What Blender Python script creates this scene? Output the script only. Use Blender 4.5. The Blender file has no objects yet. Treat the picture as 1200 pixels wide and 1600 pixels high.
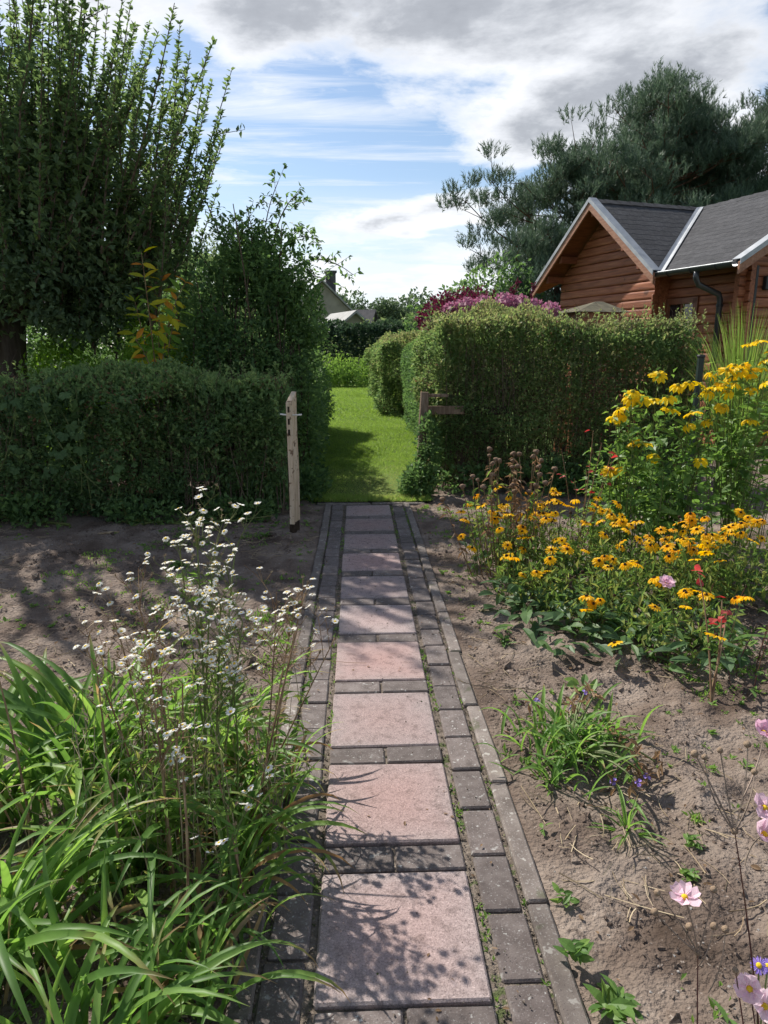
import bpy, math
import numpy as np
from mathutils import Matrix, Vector, Quaternion

R = math.radians
rng = np.random.default_rng(7)
scn = bpy.context.scene
col = scn.collection

# ------------------------------------------------------------------ camera
cd = bpy.data.cameras.new('camera')
cam = bpy.data.objects.new('camera', cd)
col.objects.link(cam)
cd.sensor_fit = 'VERTICAL'
cd.sensor_height = 24.0
cd.lens = 24.0 * 1085 / 1600
cd.clip_start = 0.05
cd.clip_end = 3000
cam.location = (-0.093, 0.0, 1.41)
cam.rotation_euler = (R(90 - 13.226), 0, R(-2.209))
scn.camera = cam

# ------------------------------------------------------------------ sun and sky
SUN_EL, SUN_AZ = R(45), R(38)           # azimuth counted from +Y towards -X
sd = Vector((-math.sin(SUN_AZ) * math.cos(SUN_EL), math.cos(SUN_AZ) * math.cos(SUN_EL), math.sin(SUN_EL)))
sl = bpy.data.lights.new('sun', 'SUN')
sl.energy = 3.05
sl.angle = R(0.53)
sl.color = (1.0, 0.95, 0.87)
sun = bpy.data.objects.new('sun', sl)
col.objects.link(sun)
sun.location = (-20, 30, 40)
sun.rotation_euler = sd.to_track_quat('Z', 'Y').to_euler()

w = bpy.data.worlds.new('World')
scn.world = w
w.use_nodes = True
nt = w.node_tree
nt.nodes.clear()
N = lambda t, **k: _mk(nt, t, **k)


def _mk(tree, t, **k):
    n = tree.nodes.new(t)
    for a, v in k.items():
        setattr(n, a, v)
    return n


def math_n(tree, op, a, b=None, c=None, clamp=False):
    n = tree.nodes.new('ShaderNodeMath')
    n.operation = op
    n.use_clamp = clamp
    for i, v in enumerate((a, b, c)):
        if v is None:
            continue
        if isinstance(v, (int, float)):
            n.inputs[i].default_value = v
        else:
            tree.links.new(v, n.inputs[i])
    return n.outputs[0]


def ramp(tree, fac, stops, interp='LINEAR'):
    n = tree.nodes.new('ShaderNodeValToRGB')
    n.color_ramp.interpolation = interp
    e = n.color_ramp.elements
    while len(e) < len(stops):
        e.new(0.5)
    for el, (p, c) in zip(e, stops):
        el.position = p
        el.color = (*c, 1) if len(c) == 3 else c
    if fac is not None:
        tree.links.new(fac, n.inputs[0])
    return n.outputs[0]


def build_world():
    L = nt.links.new
    sky = N('ShaderNodeTexSky', sky_type='NISHITA')
    sky.sun_disc = False
    sky.sun_elevation = SUN_EL
    sky.sun_rotation = -SUN_AZ
    sky.air_density = 1.0
    sky.dust_density = 0.4
    sky.ozone_density = 1.2
    tc = N('ShaderNodeTexCoord')
    sep = N('ShaderNodeSeparateXYZ')
    L(tc.outputs['Generated'], sep.inputs[0])
    x, y, z = sep.outputs
    m = lambda *a, **k: math_n(nt, *a, **k)
    az = m('ARCTAN2', x, y)                 # 0 = +Y, positive to the right
    el = m('ARCSINE', z)
    zc = m('MAXIMUM', z, 0.0)
    den = m('ADD', zc, 0.11)
    u, v = m('DIVIDE', x, den), m('DIVIDE', y, den)
    cmb = N('ShaderNodeCombineXYZ')
    L(u, cmb.inputs[0]); L(v, cmb.inputs[1])
    P = cmb.outputs[0]

    def noise(scale, detail, rough, dist=0.0, vec=P, off=(0, 0, 0), sc=(1, 1, 1), rot=0.0):
        mp = N('ShaderNodeMapping')
        mp.inputs['Location'].default_value = off
        mp.inputs['Rotation'].default_value = (0, 0, rot)
        mp.inputs['Scale'].default_value = sc
        L(vec, mp.inputs[0])
        n = N('ShaderNodeTexNoise')
        n.inputs['Scale'].default_value = scale
        n.inputs['Detail'].default_value = detail
        n.inputs['Roughness'].default_value = rough
        n.inputs['Distortion'].default_value = dist
        L(mp.outputs[0], n.inputs['Vector'])
        return n.outputs[0]

    def blob(az0, el0, raz, rel, amp):
        a = m('DIVIDE', m('SUBTRACT', az, R(az0)), R(raz))
        b = m('DIVIDE', m('SUBTRACT', el, R(el0)), R(rel))
        d2 = m('ADD', m('MULTIPLY', a, a), m('MULTIPLY', b, b))
        return m('MULTIPLY', m('EXPONENT', m('MULTIPLY', d2, -1.0)), amp)

    # heaps of cumulus: a few clouds in view, the same kind of cloud all round
    base = noise(1.5, 9.0, 0.60, 0.15, off=(3.1, 1.7, 0.4))
    cov = base
    LOWB = ((4.0, 9.8, 4.2, 1.1, 0.24), (-2.0, 10.0, 2.0, 0.7, 0.2), (11, 9.4, 3, .7, .16))
    for b in ((6, 22.5, 15, 3.8, 0.30), (24, 18.5, 11, 3.6, 0.24), (12.5, 15.2, 4.2, 2.2, 0.18), (30, 24, 8, 3, 0.12),
              (-16, 22, 4, 3, 0.08), (8, 12.6, 10, 1.2, -0.22), (-9, 14.5, 8, 1.6, -0.18), (-4, 11.0, 9, 1.4, -0.2),
              (31, 20.6, 3.2, 1.6, -0.30), (-12.5, 19, 3.0, 3.0, -0.22), (-3, 19.3, 4.5, 1.2, -0.14),
              (-35, 27, 16, 8, 0.12), (50, 25, 14, 8, 0.14)):
        cov = m('ADD', cov, blob(*b))
    tcov = cov
    for b in LOWB:
        cov = m('ADD', cov, blob(*b))
        tcov = m('ADD', tcov, blob(*b[:4], b[4] * .35))
    heap = ramp(nt, cov, [(0.50, (0, 0, 0)), (0.56, (.5, .5, .5)), (0.66, (1, 1, 1))])
    # thin streaks and the low veil near the horizon
    st = noise(1.6, 8.0, 0.66, 0.5, off=(0.3, 0.8, 2.0), sc=(0.5, 2.6, 1), rot=R(-12))
    for b in ((-2, 16.6, 10, 0.9, 0.20), (7, 17.2, 5, 0.8, 0.10), (-5, 20, 5, 1.6, 0.10)):
        st = m('ADD', st, blob(*b))
    streak = ramp(nt, st, [(0.50, (0, 0, 0)), (0.70, (.85, .85, .85))])
    low = ramp(nt, el, [(0.0, (1, 1, 1)), (R(7.0), (.86, .86, .86)), (R(9.6), (.38, .38, .38)), (R(12.5), (0.0, 0, 0))])
    ln = noise(2.2, 8.0, 0.62, 0.4, off=(5, 2, 1), sc=(0.5, 1.0, 1))
    veil = m('MULTIPLY', low, ramp(nt, ln, [(0.30, (.15, .15, .15)), (0.52, (1, 1, 1))]))
    cloud = m('MAXIMUM', m('MAXIMUM', heap, streak), veil, clamp=True)
    # thick clouds are grey underneath: shade follows the cloud's own thickness
    inner = noise(2.6, 8.0, 0.6, 0.2, off=(1.0, 4.0, 0.2))
    tcov = m('ADD', tcov, blob(1.5, 23.0, 12, 2.6, 0.09))
    thick = m('ADD', tcov, m('MULTIPLY', m('SUBTRACT', inner, 0.5), 0.42))
    ccol = ramp(nt, thick, [(0.40, (.82, .87, .95)), (0.57, (1.0, 1.0, 1.0)), (0.68, (.80, .82, .86)), (0.81, (.45, .47, .51)), (0.95, (.33, .345, .38))])
    bs = N('ShaderNodeBackground'); bs.inputs['Strength'].default_value = 0.055
    L(sky.outputs[0], bs.inputs[0])
    bc = N('ShaderNodeBackground'); bc.inputs['Strength'].default_value = 0.475
    L(ccol, bc.inputs[0])
    mx = N('ShaderNodeMixShader')
    L(m('MULTIPLY', cloud, 0.95), mx.inputs[0])
    L(bs.outputs[0], mx.inputs[1]); L(bc.outputs[0], mx.inputs[2])
    out = N('ShaderNodeOutputWorld')
    L(mx.outputs[0], out.inputs[0])


build_world()
scn.view_settings.view_transform = 'Standard'
scn.view_settings.look = 'None'
scn.view_settings.gamma = 1.0
scn.view_settings.exposure = 1.28
scn.view_settings.use_curve_mapping = False
scn.cycles.use_denoising = True
scn.cycles.max_bounces = 7
scn.cycles.diffuse_bounces = 4
scn.cycles.glossy_bounces = 2
scn.cycles.transmission_bounces = 5
scn.cycles.use_adaptive_sampling = True
scn.cycles.adaptive_threshold = 0.015

# ------------------------------------------------------------------ numpy helpers
def _hash(i, j, k, s):
    h = (i * 374761393 + j * 668265263 + k * 2147483647 + s * 974711) & 0x7fffffff
    h = ((h ^ (h >> 13)) * 1274126177) & 0x7fffffff
    return ((h ^ (h >> 16)) & 0xffff) / 65535.0


def vnoise(P, s=0):
    P = np.asarray(P, float)
    I = np.floor(P).astype(np.int64)
    f = P - I
    f = f * f * (3 - 2 * f)
    out = 0
    for a in (0, 1):
        for b in (0, 1):
            for c in (0, 1):
                wt = (f[:, 0] if a else 1 - f[:, 0]) * (f[:, 1] if b else 1 - f[:, 1]) * (f[:, 2] if c else 1 - f[:, 2])
                out = out + wt * _hash(I[:, 0] + a, I[:, 1] + b, I[:, 2] + c, s)
    return out


def fbm(P, s=0, oct=4):
    a, t, o = 0.5, 0, 0
    P = np.asarray(P, float)
    for k in range(oct):
        o = o + a * vnoise(P * 2 ** k, s + k)
        t += a
        a *= 0.5
    return o / t


def nrm(v):
    v = np.asarray(v, float)
    return v / np.maximum(np.linalg.norm(v, axis=-1, keepdims=True), 1e-9)


def frames(d, up=None, jit=1.0):
    """rows X, Y(=d), Z for leaf templates; Z leans to `up`"""
    d = nrm(d)
    n = len(d)
    if up is None:
        up = np.array([0, 0, 1.0])
    r = np.broadcast_to(up, (n, 3)) + rng.normal(0, jit, (n, 3))
    X = nrm(np.cross(d, r))
    Z = np.cross(X, d)
    return np.stack([X, d, Z], axis=1)


T_FOLD = (np.array([(0, 0, 0), (.5, .42, .13), (0, 1, -.06), (-.5, .42, .13)], float), np.array([(0, 1, 2), (0, 2, 3)]))
T_TRI = (np.array([(-.5, 0, 0), (.5, 0, 0), (0, 1, 0)], float), np.array([(0, 1, 2)]))
T_OVAL = (np.array([(0, 0, 0), (.36, .2, .07), (.5, .5, .08), (.28, .82, .0), (0, 1, -.1), (-.28, .82, 0), (-.5, .5, .08), (-.36, .2, .07), (0, .5, -.03)], float),
          np.array([(0, 1, 2, 8), (8, 2, 3, 4), (0, 8, 6, 7), (8, 4, 5, 6)]))


class MB:
    """collects geometry, builds ONE mesh"""
    def __init__(s):
        s.V, s.F, s.T, s.n = [], {}, [], 0

    def add(s, V, F, tint=None):
        V = np.asarray(V, float).reshape(-1, 3)
        F = np.asarray(F, int)
        s.F.setdefault(F.shape[1], []).append(F + s.n)
        s.V.append(V)
        s.T.append(np.zeros(len(V)) if tint is None else np.broadcast_to(tint, (len(V),)))
        s.n += len(V)
        return s

    def scatter(s, T, pos, M, size, width=1.0, tint=None):
        n = len(pos)
        if n == 0:
            return s
        TV, TF = T
        k = len(TV)
        size = np.broadcast_to(np.asarray(size, float), (n,))
        width = np.broadcast_to(np.asarray(width, float), (n,))
        sc = np.stack([size * width, size, size], 1)
        loc = TV[None] * sc[:, None, :]
        V = np.asarray(pos)[:, None, :] + np.einsum('nki,nij->nkj', loc, M)
        F = (TF[None] + (np.arange(n) * k)[:, None, None]).reshape(-1, TF.shape[1])
        if tint is None:
            tint = rng.random(n)
        return s.add(V.reshape(-1, 3), F, np.repeat(tint, k))

    def tube(s, pts, rad, sides=5, tint=0.5, cap=True):
        pts = np.asarray(pts, float)
        n = len(pts)
        rad = np.broadcast_to(np.asarray(rad, float), (n,))
        t = nrm(np.gradient(pts, axis=0))
        ref = np.array([0.31, 0.17, 0.93]) if abs(t[0][2]) < .9 else np.array([1., .1, 0])
        X = nrm(np.cross(t, ref)); Y = np.cross(t, X)
        a = np.arange(sides) * 2 * math.pi / sides
        ring = np.cos(a)[None, :, None] * X[:, None] + np.sin(a)[None, :, None] * Y[:, None]
        V = (pts[:, None] + ring * rad[:, None, None]).reshape(-1, 3)
        i = np.arange(n - 1)[:, None] * sides
        j = np.arange(sides)[None]
        j2 = (j + 1) % sides
        F = np.stack([i + j, i + j2, i + sides + j2, i + sides + j], -1).reshape(-1, 4)
        s.add(V, F, tint)
        if cap:
            s.F.setdefault(sides, []).append(np.array([np.arange(sides)[::-1] + s.n - len(V)]))
            s.F.setdefault(sides, []).append(np.array([np.arange(sides) + s.n - sides]))
        return s

    def box(s, c, h, rot=None, bev=0.0):
        c = np.asarray(c, float); h = np.asarray(h, float)
        if bev <= 0:
            V = np.array([(x, y, z) for z in (-1, 1) for y in (-1, 1) for x in (-1, 1)], float) * h
            F = np.array([(0, 2, 3, 1), (4, 5, 7, 6), (0, 1, 5, 4), (2, 6, 7, 3), (0, 4, 6, 2), (1, 3, 7, 5)])
            if rot is not None:
                V = V @ np.asarray(rot).T
            return s.add(V + c, F)
        V, q = [], {}
        for sx in (-1, 1):
            for sy in (-1, 1):
                for sz in (-1, 1):
                    for k in range(3):
                        p = h - bev
                        p[k] = h[k]
                        q[(sx, sy, sz, k)] = len(V)
                        V.append(p * (sx, sy, sz))
        V = np.array(V)
        if rot is not None:
            V = V @ np.asarray(rot).T
        quads, tris = [], []
        S = (-1, 1)
        for k in range(3):
            a, b = [i for i in range(3) if i != k]
            for sg in S:
                def kk(sa, sb):
                    t = [0, 0, 0]; t[k] = sg; t[a] = sa; t[b] = sb
                    return q[(*t, k)]
                f = [kk(-1, -1), kk(1, -1), kk(1, 1), kk(-1, 1)]
                quads.append(f)
        for k in range(3):          # edge strips along axis k
            a, b = [i for i in range(3) if i != k]
            for sa in S:
                for sb in S:
                    t0 = [0, 0, 0]; t0[k] = -1; t0[a] = sa; t0[b] = sb
                    t1 = list(t0); t1[k] = 1
                    quads.append([q[(*t0, a)], q[(*t1, a)], q[(*t1, b)], q[(*t0, b)]])
        for sx in S:
            for sy in S:
                for sz in S:
                    tris.append([q[(sx, sy, sz, 0)], q[(sx, sy, sz, 1)], q[(sx, sy, sz, 2)]])
        n0 = s.n
        s.add(V + c, np.array(quads))
        s.F.setdefault(3, []).append(np.array(tris) + n0)
        return s

    def mesh(s, name, mat, smooth=False, fixn=False):
        me = bpy.data.meshes.new(name)
        V = np.concatenate(s.V) if s.V else np.zeros((0, 3))
        loops, starts, tot = [], [], 0
        for k, fl in s.F.items():
            f = np.concatenate(fl)
            loops.append(f.ravel())
            starts.append(tot + np.arange(len(f)) * k)
            tot += f.size
        loops = np.concatenate(loops); starts = np.concatenate(starts)
        me.vertices.add(len(V)); me.vertices.foreach_set('co', V.ravel().astype(np.float32))
        me.loops.add(len(loops)); me.loops.foreach_set('vertex_index', loops.astype(np.int32))
        me.polygons.add(len(starts)); me.polygons.foreach_set('loop_start', starts.astype(np.int32))
        me.update(calc_edges=True)
        me.polygons.foreach_set('use_smooth', np.full(len(starts), bool(smooth)))
        at = me.attributes.new('tint', 'FLOAT', 'POINT')
        at.data.foreach_set('value', np.concatenate(s.T).astype(np.float32))
        if mat is not None:
            me.materials.append(mat)
        if fixn:
            import bmesh
            bm = bmesh.new(); bm.from_mesh(me)
            bmesh.ops.recalc_face_normals(bm, faces=bm.faces[:])
            bm.to_mesh(me); bm.free()
        return me

    def build(s, name, mat, parent=None, smooth=False, fixn=False, kind=None, loc=None):
        return link(name, s.mesh(name, mat, smooth, fixn), parent, loc=loc, kind=kind)


def link(name, me, parent=None, loc=None, rot=None, scale=None, kind=None, label=None):
    o = bpy.data.objects.new(name, me)
    col.objects.link(o)
    if parent is not None:
        o.parent = parent
    if loc is not None:
        o.location = loc
    if rot is not None:
        if isinstance(rot, Quaternion):
            o.rotation_mode = 'QUATERNION'; o.rotation_quaternion = rot
        else:
            o.rotation_euler = rot
    if scale is not None:
        o.scale = (scale,) * 3 if isinstance(scale, (int, float)) else scale
    if kind:
        o['kind'] = kind
    if label:
        o['label'] = label
    return o


def tag(o, label, cat, group=None, kind=None):
    o['label'] = label
    o['category'] = cat
    if group:
        o['group'] = group
    if kind:
        o['kind'] = kind
    return o


def thing(name, label, cat, loc=(0, 0, 0), rotz=0.0, group=None):
    o = bpy.data.objects.new(name, None)
    o.empty_display_size = 0.1
    col.objects.link(o)
    o.location = loc
    o.rotation_euler = (0, 0, rotz)
    return tag(o, label, cat, group)


def aim(d, roll=0.0):
    """quaternion taking local +Z to d"""
    q = Vector(d).normalized().to_track_quat('Z', 'Y')
    return q @ Quaternion((0, 0, 1), roll)


def curve_pts(a, b, c, n):
    t = np.linspace(0, 1, n)[:, None]
    a, b, c = (np.asarray(q, float) for q in (a, b, c))
    return (1 - t) ** 2 * a + 2 * t * (1 - t) * b + t ** 2 * c

# ------------------------------------------------------------------ materials
def new_mat(name):
    m = bpy.data.materials.new(name)
    m.use_nodes = True
    t = m.node_tree
    t.nodes.clear()
    return m, t, t.links.new


GAIN = 2.1


def leaf_mat(name, stops, trans=0.42, rough=0.55, spec=0.2, tb=1.5, rnd=0.0, tip=False):
    """stops: list of colours along the tint of each leaf"""
    m, t, L = new_mat(name)
    at = _mk(t, 'ShaderNodeAttribute', attribute_name='tint')
    fac = at.outputs['Fac']
    along = fac
    if tip:
        oi = _mk(t, 'ShaderNodeObjectInfo')
        fac = oi.outputs['Random']
    if rnd:
        oi = _mk(t, 'ShaderNodeObjectInfo')
        fac = math_n(t, 'FRACT', math_n(t, 'ADD', math_n(t, 'MULTIPLY', fac, 1 - rnd), math_n(t, 'MULTIPLY', oi.outputs['Random'], rnd)))
    stops = [tuple(min(v * GAIN if max(s) < .3 else v, .9) for v in s) for s in stops]
    k = len(stops)
    c = ramp(t, fac, [(i / max(k - 1, 1), s) for i, s in enumerate(stops)])
    tc = _mk(t, 'ShaderNodeTexCoord')
    nz = _mk(t, 'ShaderNodeTexNoise'); nz.inputs['Scale'].default_value = 26.0; nz.inputs['Detail'].default_value = 3.0
    L(tc.outputs['Object'], nz.inputs['Vector'])
    if tip:                                     # the tip of most leaves has dried to straw brown, a different length on each
        r2 = math_n(t, 'FRACT', math_n(t, 'MULTIPLY', fac, 7.31))
        dry = ramp(t, math_n(t, 'ADD', along, math_n(t, 'MULTIPLY', math_n(t, 'SUBTRACT', r2, .75), .25)), [(.80, (0, 0, 0)), (.94, (1, 1, 1))])
        mt = _mk(t, 'ShaderNodeMix', data_type='RGBA')
        L(dry, mt.inputs[0]); L(c, mt.inputs[6]); mt.inputs[7].default_value = (.30, .21, .10, 1)
        c = mt.outputs[2]
    hs = _mk(t, 'ShaderNodeHueSaturation')
    L(c, hs.inputs['Color'])
    L(math_n(t, 'ADD', math_n(t, 'MULTIPLY', nz.outputs[0], 0.7), 0.65), hs.inputs['Value'])
    p = _mk(t, 'ShaderNodeBsdfPrincipled')
    L(hs.outputs[0], p.inputs['Base Color'])
    p.inputs['Roughness'].default_value = rough
    p.inputs['Specular IOR Level'].default_value = spec
    tr = _mk(t, 'ShaderNodeBsdfTranslucent')
    h2 = _mk(t, 'ShaderNodeHueSaturation'); h2.inputs['Value'].default_value = tb; h2.inputs['Saturation'].default_value = 1.1
    h2.inputs['Hue'].default_value = 0.49
    L(hs.outputs[0], h2.inputs['Color']); L(h2.outputs[0], tr.inputs[0])
    mx = _mk(t, 'ShaderNodeMixShader'); mx.inputs[0].default_value = trans
    L(p.outputs[0], mx.inputs[1]); L(tr.outputs[0], mx.inputs[2])
    o = _mk(t, 'ShaderNodeOutputMaterial'); L(mx.outputs[0], o.inputs[0])
    return m


def surf_mat(name, stops, scale=8.0, detail=6.0, rough=0.8, bump=0.2, bscale=40.0, stretch=(1, 1, 1), spec=0.3, speck=None, rnd=0.0, bdist=0.01, coord='Object', metal=0.0):
    """noise-coloured surface; speck=(scale, threshold, colour, amount) adds lichen or grit spots; rnd = per-object value change"""
    m, t, L = new_mat(name)
    tc = _mk(t, 'ShaderNodeTexCoord')
    oi = _mk(t, 'ShaderNodeObjectInfo')
    mp = _mk(t, 'ShaderNodeMapping'); mp.inputs['Scale'].default_value = stretch
    ad = _mk(t, 'ShaderNodeVectorMath', operation='ADD')
    mu = _mk(t, 'ShaderNodeVectorMath', operation='SCALE'); mu.inputs[0].default_value = (37., 19., 53.)
    L(oi.outputs['Random'], mu.inputs['Scale'])
    L(tc.outputs[coord], ad.inputs[0]); L(mu.outputs[0], ad.inputs[1])
    L(ad.outputs[0], mp.inputs[0])
    nz = _mk(t, 'ShaderNodeTexNoise'); nz.inputs['Scale'].default_value = scale; nz.inputs['Detail'].default_value = detail; nz.inputs['Roughness'].default_value = 0.56
    L(mp.outputs[0], nz.inputs['Vector'])
    c = ramp(t, nz.outputs[0], [(0.28 + 0.44 * i / max(len(stops) - 1, 1), s) for i, s in enumerate(stops)])
    if speck:
        for (sc, th, colr, amt) in speck:
            n2 = _mk(t, 'ShaderNodeTexNoise'); n2.inputs['Scale'].default_value = sc; n2.inputs['Detail'].default_value = 3
            L(ad.outputs[0], n2.inputs['Vector'])
            f = ramp(t, n2.outputs[0], [(th, (0, 0, 0)), (th + 0.05, (amt, amt, amt))])
            mx = _mk(t, 'ShaderNodeMix', data_type='RGBA')
            L(f, mx.inputs[0]); L(c, mx.inputs[6]); mx.inputs[7].default_value = (*colr, 1)
            c = mx.outputs[2]
    if rnd:
        hs = _mk(t, 'ShaderNodeHueSaturation')
        L(c, hs.inputs['Color'])
        L(math_n(t, 'ADD', math_n(t, 'MULTIPLY', oi.outputs['Random'], rnd), 1 - rnd / 2), hs.inputs['Value'])
        c = hs.outputs[0]
    p = _mk(t, 'ShaderNodeBsdfPrincipled')
    L(c, p.inputs['Base Color'])
    p.inputs['Roughness'].default_value = rough
    p.inputs['Specular IOR Level'].default_value = spec
    p.inputs['Metallic'].default_value = metal
    if bump:
        nb = _mk(t, 'ShaderNodeTexNoise'); nb.inputs['Scale'].default_value = bscale; nb.inputs['Detail'].default_value = 5
        L(mp.outputs[0], nb.inputs['Vector'])
        b = _mk(t, 'ShaderNodeBump'); b.inputs['Strength'].default_value = bump; b.inputs['Distance'].default_value = bdist
        L(nb.outputs[0], b.inputs['Height']); L(b.outputs[0], p.inputs['Normal'])
    o = _mk(t, 'ShaderNodeOutputMaterial'); L(p.outputs[0], o.inputs[0])
    return m


def slab_mat():
    """red concrete slab, its red face worn to grey along the edges and in patches"""
    m, t, L = new_mat('red_slab')
    tc = _mk(t, 'ShaderNodeTexCoord'); oi = _mk(t, 'ShaderNodeObjectInfo')
    sp = _mk(t, 'ShaderNodeSeparateXYZ'); L(tc.outputs['Object'], sp.inputs[0])
    ad = _mk(t, 'ShaderNodeVectorMath', operation='ADD')
    mu = _mk(t, 'ShaderNodeVectorMath', operation='SCALE'); mu.inputs[0].default_value = (31., 17., 5.)
    L(oi.outputs['Random'], mu.inputs['Scale']); L(tc.outputs['Object'], ad.inputs[0]); L(mu.outputs[0], ad.inputs[1])
    def nz(s, d, r=.6):
        n = _mk(t, 'ShaderNodeTexNoise'); n.inputs['Scale'].default_value = s; n.inputs['Detail'].default_value = d; n.inputs['Roughness'].default_value = r
        L(ad.outputs[0], n.inputs['Vector']); return n.outputs[0]
    e = math_n(t, 'MAXIMUM', math_n(t, 'ABSOLUTE', sp.outputs[0]), math_n(t, 'ABSOLUTE', sp.outputs[1]))
    big = nz(5.0, 4)
    f = math_n(t, 'ADD', math_n(t, 'MULTIPLY', e, 3.4), math_n(t, 'MULTIPLY', math_n(t, 'SUBTRACT', big, .5), .55))
    c = ramp(t, f, [(0.12, (.345, .232, .212)), (0.5, (.335, .242, .225)), (0.72, (.31, .245, .23)), (0.9, (.265, .222, .208))])
    g = ramp(t, nz(210, 4, .8), [(0.34, (.40, .38, .38)), (0.46, (.92, .92, .92)), (0.58, (1.05, 1.05, 1.05)), (.68, (1.7, 1.7, 1.68))])
    mx = _mk(t, 'ShaderNodeMix', data_type='RGBA', blend_type='MULTIPLY'); mx.inputs[0].default_value = .95
    L(c, mx.inputs[6]); L(g, mx.inputs[7])
    d = ramp(t, nz(30, 8, .7), [(0.36, (.60, .58, .57)), (.5, (1, 1, 1))])
    m2 = _mk(t, 'ShaderNodeMix', data_type='RGBA', blend_type='MULTIPLY'); m2.inputs[0].default_value = .8
    L(mx.outputs[2], m2.inputs[6]); L(d, m2.inputs[7])
    hv = _mk(t, 'ShaderNodeHueSaturation'); L(m2.outputs[2], hv.inputs['Color'])
    L(math_n(t, 'ADD', math_n(t, 'MULTIPLY', oi.outputs['Random'], .28), .84), hv.inputs['Value'])
    L(math_n(t, 'ADD', math_n(t, 'MULTIPLY', math_n(t, 'FRACT', math_n(t, 'MULTIPLY', oi.outputs['Random'], 5.7)), .5), .72), hv.inputs['Saturation'])
    p = _mk(t, 'ShaderNodeBsdfPrincipled'); L(hv.outputs[0], p.inputs['Base Color'])
    p.inputs['Roughness'].default_value = .85; p.inputs['Specular IOR Level'].default_value = .25
    b = _mk(t, 'ShaderNodeBump'); b.inputs['Strength'].default_value = .9; b.inputs['Distance'].default_value = .004
    L(nz(190, 4, .75), b.inputs['Height']); L(b.outputs[0], p.inputs['Normal'])
    o = _mk(t, 'ShaderNodeOutputMaterial'); L(p.outputs[0], o.inputs[0])
    return m


M = {}
M['pebble'] = surf_mat('pebble', [(.16, .14, .13), (.28, .26, .24), (.40, .38, .35)], 9, 4, .8, 0, spec=.3)
M['soil'] = surf_mat('soil', [(.058, .041, .031), (.132, .099, .079), (.207, .164, .134), (.272, .223, .187)], 3.2, 15, .95, .9, 70, spec=.1, bdist=.02, speck=[(28, .62, (.10, .075, .06), .6), (90, .66, (.36, .31, .27), .6)])
M['meadow'] = surf_mat('meadow', [(.035, .06, .016), (.06, .10, .025), (.09, .12, .04)], 1.2, 8, .95, .4, 12, spec=.1)
M['lawn'] = surf_mat('lawn_ground', [(.07, .105, .025), (.10, .15, .035), (.15, .17, .05)], 3.5, 8, .95, .5, 60, spec=.1)
M['slab'] = slab_mat()
M['paver'] = surf_mat('dark_paver', [(.078, .062, .056), (.118, .096, .088), (.165, .138, .127)], 22, 8, .85, .5, 220, rnd=.45, bdist=.003,
                      speck=[(26, .67, (.30, .29, .27), .75), (75, .65, (.36, .35, .33), .8), (180, .60, (.23, .21, .20), .6), (140, .66, (.03, .025, .025), .6)])
M['kerb'] = surf_mat('kerb_concrete', [(.095, .077, .067), (.145, .121, .107), (.205, .176, .156)], 14, 8, .9, .5, 220, rnd=.5, bdist=.003,
                     speck=[(40, .62, (.34, .32, .29), .7), (190, .60, (.27, .25, .23), .6), (150, .66, (.05, .04, .038), .6), (12, .64, (.07, .075, .04), .6)])
M['sand'] = surf_mat('joint_sand', [(.075, .062, .048), (.16, .13, .105), (.25, .21, .17)], 50, 8, .95, .8, 200, spec=.1, speck=[(22, .60, (.06, .085, .025), .8)])
M['bark'] = surf_mat('bark', [(.035, .028, .022), (.07, .056, .045), (.12, .10, .085)], 9, 8, .95, .9, 18, (1, 1, .25), spec=.1, bdist=.03)
M['pinebark'] = surf_mat('pine_bark', [(.06, .035, .025), (.13, .075, .05), (.2, .12, .08)], 7, 8, .95, .9, 14, (1, 1, .4), spec=.1, bdist=.03)
M['twig'] = surf_mat('twig', [(.05, .035, .025), (.10, .072, .052), (.16, .12, .09)], 30, 4, .9, 0, spec=.15)
M['drystem'] = surf_mat('dry_stem', [(.11, .06, .035), (.22, .14, .08), (.34, .25, .15)], 18, 4, .85, 0, spec=.2)
M['straw'] = surf_mat('straw', [(.16, .11, .07), (.32, .25, .16), (.46, .38, .26)], 9, 4, .9, 0, spec=.2)
M['stem'] = surf_mat('green_stem', [(.07, .10, .025), (.11, .14, .04), (.16, .16, .055)], 14, 4, .6, 0, spec=.3)
M['redstem'] = surf_mat('red_stem', [(.05, .018, .018), (.10, .035, .03), (.13, .07, .04)], 14, 4, .6, 0, spec=.3)
M['greystem'] = surf_mat('grey_stem', [(.14, .11, .085), (.23, .18, .14), (.28, .21, .17)], 20, 4, .8, 0, spec=.2)
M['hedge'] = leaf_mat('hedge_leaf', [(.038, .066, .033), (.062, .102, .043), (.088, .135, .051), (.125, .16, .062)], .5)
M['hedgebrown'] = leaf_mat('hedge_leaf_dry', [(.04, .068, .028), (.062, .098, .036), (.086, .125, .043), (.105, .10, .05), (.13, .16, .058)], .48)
M['vine'] = leaf_mat('vine_leaf', [(.03, .055, .022), (.045, .078, .028), (.062, .10, .036)], .4, rnd=.8)
M['treeleaf'] = leaf_mat('plum_leaf', [(.034, .054, .032), (.052, .078, .04), (.074, .105, .047), (.105, .138, .054)], .45)
M['treeleaf_top'] = leaf_mat('shoot_leaf', [(.032, .055, .026), (.05, .08, .032), (.075, .11, .038), (.10, .14, .045)], .4)
M['wild'] = leaf_mat('wild_leaf', [(.026, .05, .022), (.044, .078, .028), (.064, .108, .034), (.092, .145, .042)], .44)
M['pale'] = leaf_mat('pale_leaf', [(.045, .065, .03), (.07, .095, .04), (.095, .125, .05)], .4)
M['bright'] = leaf_mat('bright_leaf', [(.06, .12, .02), (.10, .17, .025), (.15, .20, .03)], .5, rnd=.8)
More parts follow.
